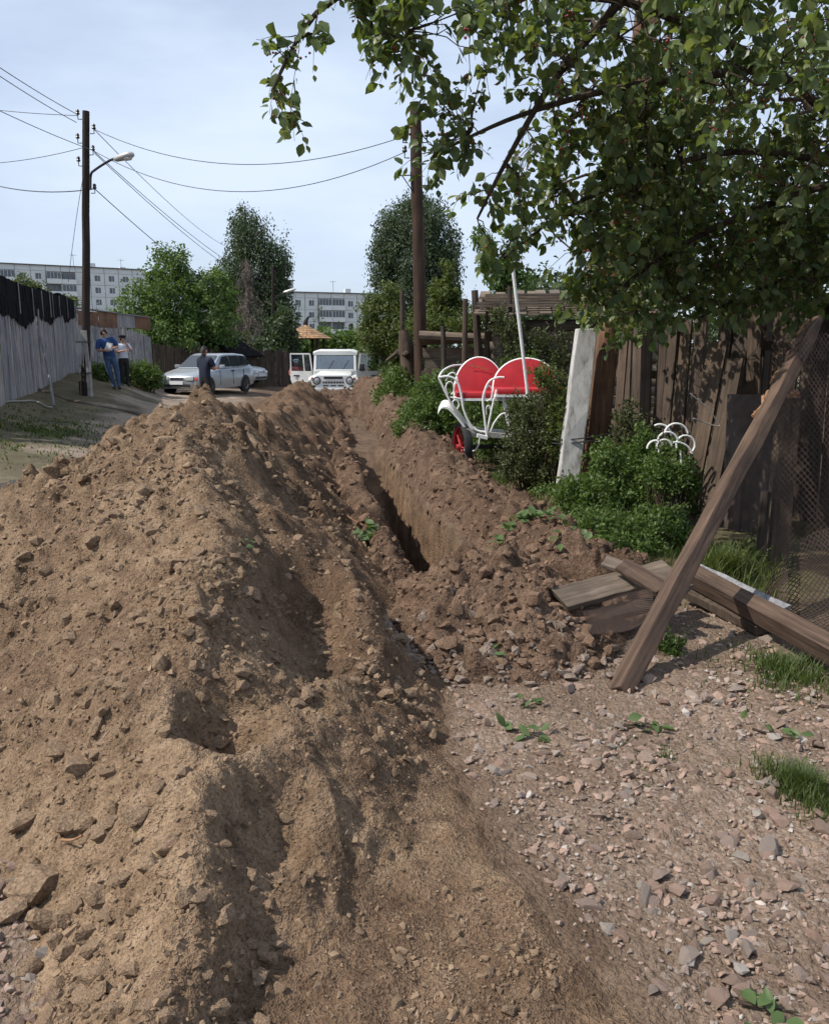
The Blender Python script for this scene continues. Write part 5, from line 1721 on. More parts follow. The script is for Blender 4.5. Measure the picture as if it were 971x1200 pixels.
# ================================================================== VEHICLES
MAT_SILVER = plain('silver_paint', (.40, .43, .46), .28, .4)
MAT_WPAINT = plain('white_car_paint', (.66, .67, .65), .35, 0, .05, 0, 3)
MAT_CARGL = plain('car_glass', (.03, .035, .04), .06, 0, 0, 0, 1, .9)
MAT_CHROME = plain('chrome', (.6, .6, .6), .2, .9)
MAT_BLACKP = plain('black_plastic', (.02, .02, .022), .6)
MAT_HEADL = plain('headlight', (.40, .42, .43), .12, .2, 0, 0, 1, .8)
MAT_ORANGE = plain('indicator', (.55, .10, .05), .3)
MAT_PLATE = plain('number_plate', (.72, .73, .74), .5)
MAT_INTER = plain('car_interior', (.05, .05, .055), .9)


def car_wheel(parent, c, r, w, side):
    o = link('wheel', MB().lathe([(r * .6, -w / 2), (r * .93, -w / 2), (r, -w * .35), (r, w * .35), (r * .93, w / 2), (r * .6, w / 2)], (0, 0, 0), 'X', 22).mesh('wheel', True), MAT_RUBBER, parent)
    o.location = c
    mb = MB(); mb.lathe([(0, side * w * .38), (r * .2, side * w * .40), (r * .3, side * w * .28), (r * .55, side * w * .42), (r * .64, side * w * .5)], (0, 0, 0), 'X', 22); mb.build('rim', MAT_CHROME, o, True)
    return o


def station(x, zs, ws):
    """half section -> full ring; local: x length, y width"""
    pts = [(x, -w, z) for z, w in zip(zs, ws)] + [(x, w, z) for z, w in zip(reversed(zs), reversed(ws))]
    return pts


def wagon(name, label, loc, rz, paint, hatch=False):
    """car pointing along local -X"""
    root = empty(name, loc, rz); tag(root, label, 'car')
    mb = MB()
    S = [(-2.18, (.30, .42, .56, .62), (.62, .68, .66, .55)), (-2.10, (.24, .40, .62, .72), (.74, .80, .77, .62)), (-1.85, (.22, .42, .68, .79), (.80, .84, .81, .68)),
         (-1.4, (.22, .45, .74, .86), (.82, .845, .82, .72)), (-.85, (.22, .48, .82, .95), (.82, .85, .835, .74)), (0.0, (.22, .5, .86, .93), (.82, .85, .835, .74)), (1.0, (.22, .52, .88, .95), (.82, .85, .83, .73)),
         (1.7, (.24, .54, .90, .97), (.81, .845, .82, .72)), (2.08, (.28, .52, .90, .98), (.76, .81, .79, .68)), (2.22, (.36, .5, .80, .90), (.64, .70, .68, .60))]
    mb.loft([station(x, z, w) for x, z, w in S])
    body = mb.build('body', paint, root, True, 0, angle=.9)
    # greenhouse
    mb = MB()
    G = [(-1.00, .93, .93, .74, .74), (-.25, .93, 1.40, .76, .60), (.1, .93, 1.45, .76, .61), (1.0, .94, 1.45, .76, .60), (1.75, .95, 1.40, .75, .57), (2.12, .96, 1.02, .70, .62)]
    if hatch: G = G[:4] + [(1.5, .95, 1.30, .74, .55), (1.95, .95, .99, .70, .62)]
    mb.loft([[(x, -w0, z0), (x, -w1, z1 - .03), (x, -w1 + .10, z1 + .02), (x, w1 - .10, z1 + .02), (x, w1, z1 - .03), (x, w0, z0)] for x, z0, z1, w0, w1 in G])
    cab = mb.build('cabin', paint, root, True, 0, angle=.6)

    def pane(nm, pts, off):
        mb = MB(); n = len(pts); o = Vector(off)
        mb.poly([Vector(p) + o for p in pts] + [Vector(p) - o * .5 for p in pts], [tuple(range(n)), tuple(range(2 * n - 1, n - 1, -1))] + [(i, (i + 1) % n, (i + 1) % n + n, i + n) for i in range(n)])
        return mb.build(nm, MAT_CARGL, root)
    pane('windshield', [(-.95, -.64, .965), (-.95, .64, .965), (-.30, .55, 1.385), (-.30, -.55, 1.385)], (-.012, 0, .014))
    for sd in (-1, 1):
        pane('side_window', [(-.55, sd * .755, .99), (.30, sd * .765, .99), (.28, sd * .625, 1.375), (-.12, sd * .63, 1.345)], (0, sd * .012, .004))
        pane('side_window', [(.38, sd * .765, .99), (1.12, sd * .765, 1.0), (1.08, sd * .625, 1.375), (.36, sd * .625, 1.375)], (0, sd * .012, .004))
        if not hatch: pane('side_window', [(1.20, sd * .765, 1.0), (1.86, sd * .755, 1.03), (1.62, sd * .62, 1.35), (1.16, sd * .625, 1.375)], (0, sd * .012, .004))
        mb = MB(); mb.box((-2.155, sd * .50, .585), (.09, .34, .125), (0, R(14), 0)); h = mb.build('headlight', MAT_HEADL, root, True, .02)
        mb = MB(); mb.box((-2.145, sd * .50, .585), (.085, .37, .150), (0, R(14), 0)); mb.build('bezel', MAT_BLACKP, h, True, .02)
        mb = MB(); mb.box((-2.11, sd * .745, .585), (.12, .11, .115), (0, R(14), sd * R(-25))); mb.build('indicator', MAT_ORANGE, root, True, .015)
        mb = MB(); mb.box((-.62, sd * .93, 1.0), (.10, .20, .13)); mb.build('mirror', paint, root, True, .03)
        mb = MB(); mb.box((.30, sd * .852, .83), (.20, .02, .035)); mb.build('door_handle', MAT_BLACKP, root)
        for xs in (-.62, .34, 1.16):
            mb = MB(); mb.box((xs, sd * .843, .60), (.012, .02, .52)); mb.build('door_seam', MAT_BLACKP, root)
        for xw in (-1.38, 1.28):
            mb = MB(); mb.lathe([(.0, 0), (.345, 0), (.345, sd * .02), (0, sd * .02)], (xw, sd * .838, .31), 'Y', 20); mb.build('wheel_arch', MAT_BLACKP, root)
            w = car_wheel(root, (xw, sd * .77, .30), .30, .18, sd); w.rotation_euler = (0, 0, math.pi / 2)
            w.rotation_euler = (0, 0, R(90))
            for ch in w.children: ch.location.x = 0
            w.location.y = sd * .78
    mb = MB(); mb.box((-2.165, 0, .595), (.06, .56, .10), (0, R(12), 0)); gr = mb.build('grille', MAT_CHROME, root, False, .01)
    for k in range(3):
        mb = MB(); mb.box((-2.202, 0, .565 + .03 * k), (.012, .50, .014)); mb.build('slat', MAT_BLACKP, gr)
    mb = MB(); mb.box((-2.185, 0, .345), (.06, 1.05, .085)); mb.build('air_intake', MAT_BLACKP, root)
    mb = MB(); mb.box((-2.222, 0, .455), (.02, .52, .115)); mb.build('number_plate', MAT_PLATE, root)
    mb = MB(); mb.loft([[(-2.21, -.60, .42), (-2.21, -.60, .52), (-2.12, -.60, .54), (-2.12, -.60, .40)], [(-2.235, 0, .40), (-2.235, 0, .53), (-2.14, 0, .55), (-2.14, 0, .40)], [(-2.21, .60, .42), (-2.21, .60, .52), (-2.12, .60, .54), (-2.12, .60, .40)]]); o = mb.build('bumper', paint, root, True); o.location.x = .025
    mb = MB(); mb.box((.4, 0, .99), (1.9, 1.3, .05)); mb.build('interior', MAT_INTER, root)
    return root


sc_ = (-7.75, 32.1)
wagon('station_wagon', 'silver station wagon parked behind the heap, front towards the left', (sc_[0], sc_[1], gz(*sc_)), R(73), MAT_SILVER)
sc2 = (-8.9, 38.2)
wagon('white_car', 'white car half hidden behind the silver station wagon', (sc2[0], sc2[1], gz(*sc2)), R(165), MAT_WPAINT, True)


# white jeep with both front doors open
jx, jy = -2.86, 30.0
jeep = empty('jeep', (jx, jy, gz(jx, jy) + .03), R(2)); tag(jeep, 'white boxy off-road jeep facing the camera with both front doors open', 'jeep')
# local: front is -Y, x to image right
mb = MB()
mb.loft([[(-.62, y_, .62), (.62, y_, .62), (.62, y_, z1 - .05), (.52, y_, z1), (-.52, y_, z1), (-.62, y_, z1 - .05)] for y_, z1 in ((-.04, 1.10), (.05, 1.16), (.6, 1.20), (1.15, 1.22))]); mb.build('bonnet', MAT_WPAINT, jeep, True, 0, angle=.6)
mb = MB(); mb.loft([[(-.80, y_, .55), (.80, y_, .55), (.80, y_, 1.22), (-.80, y_, 1.22)] for y_ in (1.12, 3.7)]); mb.build('body', MAT_WPAINT, jeep)
for sd in (-1, 1):
    mb = MB(); mb.loft([[(sd * .60, y_, z0), (sd * .865, y_, z0), (sd * .865, y_, z1 - .06), (sd * .80, y_, z1), (sd * .60, y_, z1)] for y_, z0, z1 in ((-.06, .78, .98), (.02, .72, 1.07), (.6, .80, 1.09), (1.12, .60, 1.09))]); mb.build('fender', MAT_WPAINT, jeep, True, 0, angle=.6)
mb = MB(); mb.box((0, -.05, .86), (1.20, .06, .50)); mb.build('front_panel', MAT_WPAINT, jeep, False, .02)
mb = MB(); mb.box((0, -.085, 1.02), (.66, .02, .085)); mb.build('grille', MAT_BLACKP, jeep, False, .01)
mb = MB(); mb.box((0, -.085, .86), (.74, .02, .075)); g = mb.build('grille', MAT_BLACKP, jeep, False, .01)
for k in range(7):
    mb = MB(); mb.box((-.3 + .1 * k, -.098, .86), (.015, .012, .07)); mb.build('grille_bar', MAT_WPAINT, g)
for sd in (-1, 1):
    c = (sd * .575, -.09, .92)
    mb = MB(); mb.lathe([(.14, .04), (.14, -.02), (.115, -.03), (.115, .0)], c, 'Y', 20); hl = mb.build('headlight', MAT_BLACKP, jeep, True)
    mb = MB(); mb.lathe([(.115, -.012), (.08, -.03), (0, -.04)], c, 'Y', 20); mb.build('lens', MAT_HEADL, hl, True)
    mb = MB(); mb.lathe([(.04, .03), (.04, -.02), (0, -.03)], (sd * .74, -.06, 1.0), 'Y', 12); mb.build('indicator', MAT_ORANGE, jeep, True)
    for yw in (.55, 2.9):
        w = car_wheel(jeep, (sd * .72, yw, .37), .37, .22, sd)
    mb = MB(); mb.box((sd * .70, 1.45, 1.25), (.02, .15, .18)); mb.build('mirror', MAT_BLACKP, jeep)
mb = MB(); mb.box((0, -.20, .60), (1.62, .12, .15)); bp = mb.build('bumper', MAT_WPAINT, jeep, False, .02)
mb = MB(); mb.box((0, -.27, .585), (.52, .012, .115)); mb.build('number_plate', MAT_PLATE, bp)
for k in range(3):
    mb = MB(); mb.box((-.26 + .26 * k, -.085, .745), (.20, .02, .04)); mb.build('lower_slot', MAT_BLACKP, jeep)
# windscreen frame, roof, pillars
y0 = 1.12; y1 = 1.34
mb = MB()
mb.beam((-.70, y0, 1.24), (.70, y0, 1.24), .07, .09); mb.beam((-.72, y1, 1.86), (.72, y1, 1.86), .08, .10)
for sd in (-1, 1): mb.beam((sd * .735, y0, 1.20), (sd * .72, y1, 1.86), .085, .07)
mb.build('windscreen_frame', MAT_WPAINT, jeep, False, .015)
m, nt, bs, out = M_new('windscreen'); MAT_WINDS = m
bs.inputs['Base Color'].default_value = (.05, .06, .07, 1); bs.inputs['Roughness'].default_value = .04
tr = nd(nt, 'ShaderNodeBsdfTransparent'); tr.inputs['Color'].default_value = (.62, .68, .72, 1)
gl = nd(nt, 'ShaderNodeBsdfGlossy'); gl.inputs['Roughness'].default_value = .03
mx = nd(nt, 'ShaderNodeMixShader', Fac=.22); nt.links.new(tr.outputs[0], mx.inputs[1]); nt.links.new(gl.outputs[0], mx.inputs[2]); nt.links.new(mx.outputs[0], out.inputs['Surface'])
mb = MB(); mb.box((0, (y0 + y1) / 2, 1.545), (1.36, .012, .60), (-math.atan2(y1 - y0, .62), 0, 0)); mb.build('windscreen', MAT_WINDS, jeep)
for sx in (-.25, .28):
    mb = MB(); mb.beam((sx, y0 - .02, 1.28), (sx + .22, y0 + .12, 1.62), .014, .012); mb.build('wiper', MAT_BLACKP, jeep)
mb = MB(); mb.loft([[(-.80, y_, z_ - .10), (.80, y_, z_ - .10), (.80, y_, z_ - .03), (.62, y_, z_ + .035), (-.62, y_, z_ + .035), (-.80, y_, z_ - .03)] for y_, z_ in ((1.27, 1.90), (1.45, 1.95), (2.6, 1.97), (3.7, 1.93))]); mb.build('roof', MAT_WPAINT, jeep, True, 0, angle=.6)
for sd in (-1, 1):
    for yy in (2.25, 3.66):
        mb = MB(); mb.beam((sd * .78, yy, 1.2), (sd * .76, yy, 1.88), .06, .09); mb.build('pillar', MAT_WPAINT, jeep)
    mb = MB(); mb.box((sd * .74, 2.95, 1.55), (.012, 1.3, .55)); mb.build('rear_side_window', MAT_WINDS, jeep)
    mb = MB(); mb.box((sd * .36, 2.1, 1.15), (.5, .14, .75)); mb.box((sd * .36, 1.85, .95), (.5, .5, .16)); mb.build('seat', MAT_INTER, jeep, True, .04)
    mb = MB()
mb = MB(); mb.box((0, 3.66, 1.5), (1.3, .012, .55)); mb.build('rear_window', MAT_WINDS, jeep)
mb = MB(); mb.tube([(-.35 + .19 * math.cos(a), 1.52 + .08 * math.sin(a), 1.28 + .17 * math.sin(a)) for a in np.linspace(0, 2 * math.pi, 16, endpoint=False)], .014, 5, closed=True); mb.build('steering_wheel', MAT_BLACKP, jeep)
MAT_PALE = plain('pale_lining', (.50, .52, .50), .6)
for sd in (-1, 1):
    # open door hinged at the front pillar, swung out about 75 degrees
    ang = R(12) * sd
    hx = sd * .82; hy = 1.18
    def dp(s_, z_, th=0.0):
        return Vector((hx + sd * s_ * math.cos(R(14)), hy + s_ * math.sin(R(14)) + th, z_))
    W = .86
    mb = MB()
    o2 = [dp(0, .62), dp(W * .86, .62), dp(W, .90), dp(W, 1.22), dp(0, 1.22)]
    mb.poly(o2 + [p + Vector((0, .05, 0)) for p in o2], [tuple(range(5)), tuple(range(9, 4, -1))] + [(i, (i + 1) % 5, (i + 1) % 5 + 5, i + 5) for i in range(5)])
    d_ = mb.build('door', MAT_WPAINT, jeep)
    mb = MB()
    for a_, b_ in ((dp(0.02, 1.2), dp(.10, 1.84)), (dp(.10, 1.84), dp(W - .02, 1.84)), (dp(W - .02, 1.84), dp(W - .02, 1.2)), (dp(.32, 1.22), dp(.36, 1.84))):
        mb.beam(a_ + Vector((0, .025, 0)), b_ + Vector((0, .025, 0)), .05, .045)
    mb.build('window_frame', MAT_WPAINT, d_)
    mb = MB(); pp = [dp(.05, 1.22, .02), dp(W - .04, 1.22, .02), dp(W - .04, 1.83, .02), dp(.12, 1.83, .02)]
    mb.poly(pp + [p + Vector((0, .008, 0)) for p in pp], [(0, 1, 2, 3), (7, 6, 5, 4), (0, 1, 5, 4), (1, 2, 6, 5), (2, 3, 7, 6), (3, 0, 4, 7)]); mb.build('door_glass', MAT_WINDS, d_)
    mb = MB(); c = dp(W * .72, 1.05); mb.box((c.x, c.y - .02, c.z), (.22, .03, .05)); mb.build('handle', MAT_BLACKP, d_)
    mb = MB(); c = dp(.18, 1.30); mb.box((c.x, c.y - .10, c.z + .05), (.16, .05, .24)); mb.build('mirror', MAT_BLACKP, d_, True, .02)

# ================================================================== GAZEBO, SHED AND SCRAP IN THE BACKGROUND
MAT_SHINGLE = wood_material('shingle', (.22, .13, .07), (.50, .33, .20), 'Z', .85, 10, .4, .004)
gb = at(359, 440, 49); gb.z = gz(gb.x, gb.y)
root = empty('gazebo', gb, R(15)); tag(root, 'small wooden gazebo with a pointed shingle roof left of the jeep', 'gazebo')
za = at(357, 381, 48).z - gb.z; ze = at(357, 397, 48).z - gb.z
roof = link('roof', MB().lathe([(1.36, ze), (.05, za - .04)], (0, 0, 0), 'Z', 8).mesh('roof'), MAT_DARKWOOD, root)
rows_ = 7
for rI in range(rows_):
    t0 = rI / rows_; r0 = 1.42 * (1 - t0) + .1; z0_ = ze + (za - ze) * t0
    r1 = 1.42 * (1 - (rI + 1.25) / rows_) + .1; z1_ = ze + (za - ze) * (rI + 1.25) / rows_
    n = max(6, int(2 * math.pi * r0 / .24))
    for k in range(n):
        a0 = 2 * math.pi * (k + .5 * (rI % 2)) / n; hw = math.pi / n * .92
        c0, c1 = a0 - hw, a0 + hw
        vs = [(r0 * math.cos(c0), r0 * math.sin(c0), z0_ + .05), (r0 * math.cos(c1), r0 * math.sin(c1), z0_ + .05), (max(.05, r1) * math.cos(c1), max(.05, r1) * math.sin(c1), z1_ + .03), (max(.05, r1) * math.cos(c0), max(.05, r1) * math.sin(c0), z1_ + .03)]
        mb = MB(); mb.poly(vs + [(x_, y_, z_ - .03) for x_, y_, z_ in vs], [(0, 1, 2, 3), (7, 6, 5, 4), (0, 4, 5, 1), (1, 5, 6, 2), (2, 6, 7, 3), (3, 7, 4, 0)]); mb.build('shingle', MAT_SHINGLE, roof)
for k in range(6):
    a = 2 * math.pi * k / 6; mb = MB(); mb.tube([(1.05 * math.cos(a), 1.05 * math.sin(a), -.1), (1.05 * math.cos(a), 1.05 * math.sin(a), ze + .08)], .09, 8); mb.build('post', MAT_DARKWOOD, root, True)
mb = MB()
for k in range(6):
    a = 2 * math.pi * k / 6; b = a + math.pi / 3
    if k in (4,): continue
    mb = MB(); mb.beam((1.05 * math.cos(a), 1.05 * math.sin(a), .5), (1.05 * math.cos(b), 1.05 * math.sin(b), .5), .05, .9); mb.build('side_panel', MAT_DARKWOOD, root)
mb = MB(); mb.loft([[(dx + r_ * math.cos(t), r_ * .7 * math.sin(t), za + z_) for t in np.linspace(0, 2 * math.pi, 8, endpoint=False)] for z_, r_, dx in ((-.05, .14, .0), (.15, .15, .02), (.30, .11, .05), (.40, .10, .12), (.50, .07, .17), (.55, .01, .22))]); mb.build('carved_finial', MAT_BLACKP, root, True)

sb_ = at(250, 440, 37); sb_.z = gz(sb_.x, sb_.y)
root = empty('small_shed', sb_, R(-20)); tag(root, 'small shed with a dark pitched roof behind the silver car', 'shed')
mb = MB(); mb.box((0, 1.0, .7), (1.9, 2.0, 1.4)); mb.build('wall', MAT_DARKWOOD, root)
mb = MB(); mb.prism([(-.15, 2.05), (1.25, 1.25), (1.25, 1.32), (-.15, 2.13), (-1.2, 1.45), (-1.2, 1.38)], -.2, 2.2); mb.build('roof', MAT_TAR, root)
jb = at(216, 440, 36.5); jb.z = gz(jb.x, jb.y)
MAT_REDR = plain('faded_red_sheet', (.17, .06, .05), .8, 0, .35, 0, 3)
for i, (u, v_, w, h, m_, ry) in enumerate([(213, 412, .6, .5, MAT_REDR, .2), (228, 408, .5, .3, MAT_CONC, -.3), (202, 418, .4, .5, MAT_RUST, .5), (238, 413, .5, .35, MAT_DARKWOOD, .1)]):
    p = at(u, v_, 36.5)
    g_ = gz(p.x, p.y)
    root = empty('scrap_sheet', (p.x, p.y, g_)); tag(root, ['faded red metal cabinet standing behind the silver car windscreen', 'grey slab on the scrap heap behind the silver car roof', 'rusty brown sheet leaning left of the faded red cabinet', 'dark board bundle beside the small dark-roofed shed'][i], 'scrap')
    mb = MB(); mb.box((0, 0, (p.z - g_)), (w, .25, h), (0, ry, 0)); mb.build('sheet', m_, root)
    mb = MB(); mb.box((0, .05, (p.z - g_) / 2 - .05), (w * .8, .4, p.z - g_), None, .03); mb.build('stand', MAT_DARKWOOD, root)

# ================================================================== PEOPLE
MAT_SKIN = plain('skin', (.46, .24, .16), .55, 0, .06, 0, 8)
MAT_HAIR = plain('dark_hair', (.018, .013, .010), .7)


def skin_body(joints, bones, radii, root_j):
    me = bpy.data.meshes.new('body')
    names = list(joints)
    idx = {n: i for i, n in enumerate(names)}
    me.from_pydata([joints[n] for n in names], [(idx[a], idx[b]) for a, b in bones], [])
    bm = bmesh.new(); bm.from_mesh(me)
    lay = bm.verts.layers.skin.verify()
    bm.verts.ensure_lookup_table()
    for n in names:
        r_ = radii[n]; bm.verts[idx[n]][lay].radius = r_ if isinstance(r_, tuple) else (r_, r_)
        bm.verts[idx[n]][lay].use_root = (n == root_j)
    bm.to_mesh(me); bm.free()
    o = bpy.data.objects.new('tmp_body', me); COL.objects.link(o)
    o.modifiers.new('s', 'SKIN').branch_smoothing = .4
    sub = o.modifiers.new('d', 'SUBSURF'); sub.levels = 2; sub.render_levels = 2
    dg = bpy.context.evaluated_depsgraph_get()
    out = bpy.data.meshes.new_from_object(o.evaluated_get(dg))
    bpy.data.objects.remove(o)
    return out


def person(name, label, loc, rz, arms, legs, shirt, trousers, sleeve=.75, tilt=(0, 0), height=1.76, cap=None, group=None):
    """arms: {-1/1: (elbow, wrist)}; legs: {-1/1: (knee, ankle)}; local facing -Y"""
    J = {'pelvis': (0, 0, .94), 'spine': (0, .01, 1.12), 'chest': (0, .0, 1.32), 'neck': (0, .01, 1.47), 'head': (0, -.01, 1.60), 'crown': (0, .0, 1.69), 'nose': (0, -.115, 1.60)}
    Rr = {'pelvis': (.155, .115), 'spine': (.150, .11), 'chest': (.175, .12), 'neck': .055, 'head': (.078, .095), 'crown': (.065, .08), 'nose': .012}
    Bn = [('pelvis', 'spine'), ('spine', 'chest'), ('chest', 'neck'), ('neck', 'head'), ('head', 'crown'), ('head', 'nose')]
    for s_, nm in ((-1, 'l'), (1, 'r')):
        el, wr = arms[s_]; kn, an = legs[s_]
        J['sh' + nm] = (s_ * .185, 0, 1.41); J['el' + nm] = el; J['wr' + nm] = wr
        J['hip' + nm] = (s_ * .095, 0, .86); J['kn' + nm] = kn; J['an' + nm] = an; J['toe' + nm] = (an[0] + s_ * .02, an[1] - .17, an[2] - .045); J['heel' + nm] = (an[0], an[1] + .04, an[2] - .045)
        d = (Vector(wr) - Vector(el)).normalized(); pal = Vector(wr) + d * .07
        J['palm' + nm] = tuple(pal)
        Rr.update({'sh' + nm: .072, 'el' + nm: .045, 'wr' + nm: .030, 'palm' + nm: (.034, .018), 'hip' + nm: .098, 'kn' + nm: .062, 'an' + nm: .042, 'toe' + nm: .036, 'heel' + nm: .036})
        Bn += [('chest', 'sh' + nm), ('sh' + nm, 'el' + nm), ('el' + nm, 'wr' + nm), ('wr' + nm, 'palm' + nm), ('pelvis', 'hip' + nm), ('hip' + nm, 'kn' + nm), ('kn' + nm, 'an' + nm), ('an' + nm, 'toe' + nm), ('an' + nm, 'heel' + nm)]
        side = d.cross(Vector((0, -1, .3))).normalized()
        for k, (off, ln) in enumerate(((-.030, .06), (-.010, .072), (.010, .070), (.028, .055))):
            a = pal + side * off + d * .02; b = a + d * ln * .55 + Vector((0, -.006, -.004)); c = a + d * ln + Vector((0, -.018, -.016))
            J['f%d%s' % (k, nm)] = tuple(b); J['g%d%s' % (k, nm)] = tuple(c); Rr['f%d%s' % (k, nm)] = .0095; Rr['g%d%s' % (k, nm)] = .008
            Bn += [('palm' + nm, 'f%d%s' % (k, nm)), ('f%d%s' % (k, nm), 'g%d%s' % (k, nm))]
        th = Vector(wr) + d * .03 + side * .045 * (1 if s_ < 0 else -1)
        J['t' + nm] = tuple(th); J['u' + nm] = tuple(th + d * .035); Rr['t' + nm] = .011; Rr['u' + nm] = .009
        Bn += [('wr' + nm, 't' + nm), ('t' + nm, 'u' + nm)]
    me = skin_body(J, Bn, Rr, 'pelvis')
    root = empty(name, loc, rz, tilt[0], tilt[1]); k_ = height / 1.76; root.scale = (k_,) * 3
    tag(root, label, 'person', group)
    for p in me.polygons: p.use_smooth = True
    link('body', me, MAT_SKIN, root)
    nv = len(me.vertices)
    co = np.empty(nv * 3); me.vertices.foreach_get('co', co); co = co.reshape(-1, 3)
    no = np.empty(nv * 3); me.vertices.foreach_get('normal', no); no = no.reshape(-1, 3)
    seg = [(np.array(J[a]), np.array(J[b]), a, b) for a, b in Bn]
    best = np.full(nv, 9.0); which = np.zeros(nv, int); par = np.zeros(nv)
    for i, (a, b, _, _) in enumerate(seg):
        ab = b - a; t = np.clip(((co - a) @ ab) / (ab @ ab), 0, 1); dd = np.linalg.norm(co - a - t[:, None] * ab, axis=1)
        ra = Rr[seg[i][2]]; rb = Rr[seg[i][3]]
        ra = ra[0] if isinstance(ra, tuple) else ra; rb = rb[0] if isinstance(rb, tuple) else rb
        dd = dd / (ra + (rb - ra) * t + .02)
        m_ = dd < best; best[m_] = dd[m_]; which[m_] = i; par[m_] = t[m_]
    reg = np.zeros(nv, int)
    for i, (_, _, a, b) in enumerate(seg):
        s_ = which == i
        if (a, b) in (('pelvis', 'spine'), ('spine', 'chest')) or (a == 'chest' and b.startswith('sh')): reg[s_] = 1
        if (a, b) == ('chest', 'neck'): reg[s_ & (par < .75)] = 1
        if a.startswith('sh'): reg[s_ & (par < sleeve)] = 1
        if a.startswith('hip') or a.startswith('kn') or (a == 'pelvis' and b.startswith('hip')): reg[s_] = 2
        if a.startswith('an'): reg[s_] = 3
    reg[(co[:, 2] < .98) & (reg == 1) & (np.abs(co[:, 0]) < .2)] = 2
    polys = [tuple(p.vertices) for p in me.polygons]
    for r_, nm, mt, off in ((1, 'shirt', shirt, .016), (2, 'trousers', trousers, .013), (3, 'shoe', MAT_BLACKP, .010)):
        fs = [p for p in polys if sum(reg[v_] == r_ for v_ in p) >= (1 if r_ == 1 else 2)]
        used = sorted(set(v_ for p in fs for v_ in p)); mp = {v_: i for i, v_ in enumerate(used)}
        vs = [tuple(co[v_] + no[v_] * off) for v_ in used]
        m2 = bpy.data.meshes.new(nm); m2.from_pydata(vs, [], [tuple(mp[v_] for v_ in p) for p in fs])
        for p in m2.polygons: p.use_smooth = True
        link(nm, m2, mt, root)
    # hair / cap as a fitted shell on the skull, eyes, ears
    mb = MB(); rings = []
    for t in np.linspace(0, 1, 7):
        ph = t * math.pi / 2; rr = math.cos(ph)
        rings.append([(.094 * rr * math.cos(a), .012 + .112 * rr * math.sin(a), (1.625 if math.sin(a) < -.3 else 1.575 - .02 * math.sin(a)) * (1 - t) + t * 1.755 + .05 * math.sin(ph) * (1 - t)) for a in np.linspace(0, 2 * math.pi, 16, endpoint=False)])
    mb.loft(rings); mb.build('hair', cap or MAT_HAIR, root, True)
    for s_ in (-1, 1):
        mb = MB(); mb.lathe([(0, -.008), (.012, 0), (0, .008)], (s_ * .034, -.095, 1.625), 'Y', 8); mb.build('eye', MAT_BLACKP, root, True)
        mb = MB(); mb.loft([[(s_ * (.088 + .01 * q), .02 + .022 * math.cos(a), 1.60 + .033 * math.sin(a)) for a in np.linspace(0, 2 * math.pi, 8, endpoint=False)] for q in (0, 1)]); mb.build('ear', MAT_SKIN, root, True)
    mb = MB(); mb.beam((-.025, -.098, 1.553), (.025, -.098, 1.553), .008, .010); mb.build('mouth', plain('lips', (.30, .11, .09), .5), root)
    if cap:
        mb = MB(); mb.loft([[(-.09, -.07, 1.64), (.09, -.07, 1.64), (.09, -.07, 1.655), (-.09, -.07, 1.655)], [(-.06, -.17, 1.625), (.06, -.17, 1.625), (.06, -.17, 1.637), (-.06, -.17, 1.637)]]); mb.build('cap_peak', cap, root)
        mb = MB(); mb.lathe([(.10, 1.655), (.128, 1.70), (.125, 1.735), (.05, 1.76), (0, 1.762)], (0, .01, 0), 'Z', 16); mb.build('cap_top', cap, root, True)
    return root


MAT_BLUE = plain('blue_shirt', (.016, .055, .17), .85, 0, .15, 0, 14)
MAT_JEANS = plain('jeans', (.045, .085, .16), .9, 0, .35, 0, 7)
MAT_WSHIRT = plain('white_shirt', (.60, .64, .72), .8, 0, .05, 0, 9)
MAT_NAVY = plain('navy_cloth', (.008, .014, .034), .85, 0, .2, 0, 12)
MAT_BLACKC = plain('black_cloth', (.012, .012, .014), .85)
MAT_PINK = plain('pink_cloth', (.45, .10, .10), .85, 0, .15, 0, 9)
MAT_PAPER = plain('paper', (.78, .78, .76), .8)


def std_legs(w=.11, fwd=0.0):
    return {-1: ((-w, -.02, .49), (-w - .01, fwd, .08)), 1: ((w, -.02, .49), (w + .01, -fwd, .08))}


pm = at(138, 453, 24.6)
pa = person('person', 'man in blue shirt and jeans leaning by the left pole, reading white papers', (pm.x, pm.y, gz(pm.x, pm.y)), R(18),
            {-1: ((-.27, -.05, 1.15), (-.06, -.26, 1.13)), 1: ((.27, -.06, 1.15), (.07, -.28, 1.14))}, {-1: ((-.10, -.02, .49), (-.07, .0, .08)), 1: ((.10, -.05, .49), (.05, -.10, .08))}, MAT_BLUE, MAT_JEANS, .8, (0, R(-10)), 1.80)
mb = MB(); mb.box((0, -.01, 0), (.15, .006, .21), (R(35), R(48), 0)); mb.box((.05, .0, .01), (.15, .006, .21), (R(38), R(30), 0))
o = mb.build('paper_sheets', MAT_PAPER); tag(o, 'white paper sheets held by the man in the blue shirt', 'papers')
o.location = Matrix.LocRotScale(Vector(pa.location), Euler(pa.rotation_euler), pa.scale) @ Vector((.03, -.35, 1.19)); o.rotation_euler = (R(-30), R(-15), R(18))
pm = at(147, 456, 27.0)
person('person', 'man in white shirt, dark trousers and black cap holding a hand to his face', (pm.x, pm.y, gz(pm.x, pm.y)), R(30),
       {-1: ((-.26, -.06, 1.16), (-.05, -.24, 1.22)), 1: ((.24, -.16, 1.20), (.06, -.16, 1.50))}, std_legs(.09), MAT_WSHIRT, MAT_BLACKC, .75, (0, 0), 1.62, MAT_BLACKC)
pm = at(242, 470, 22.6)
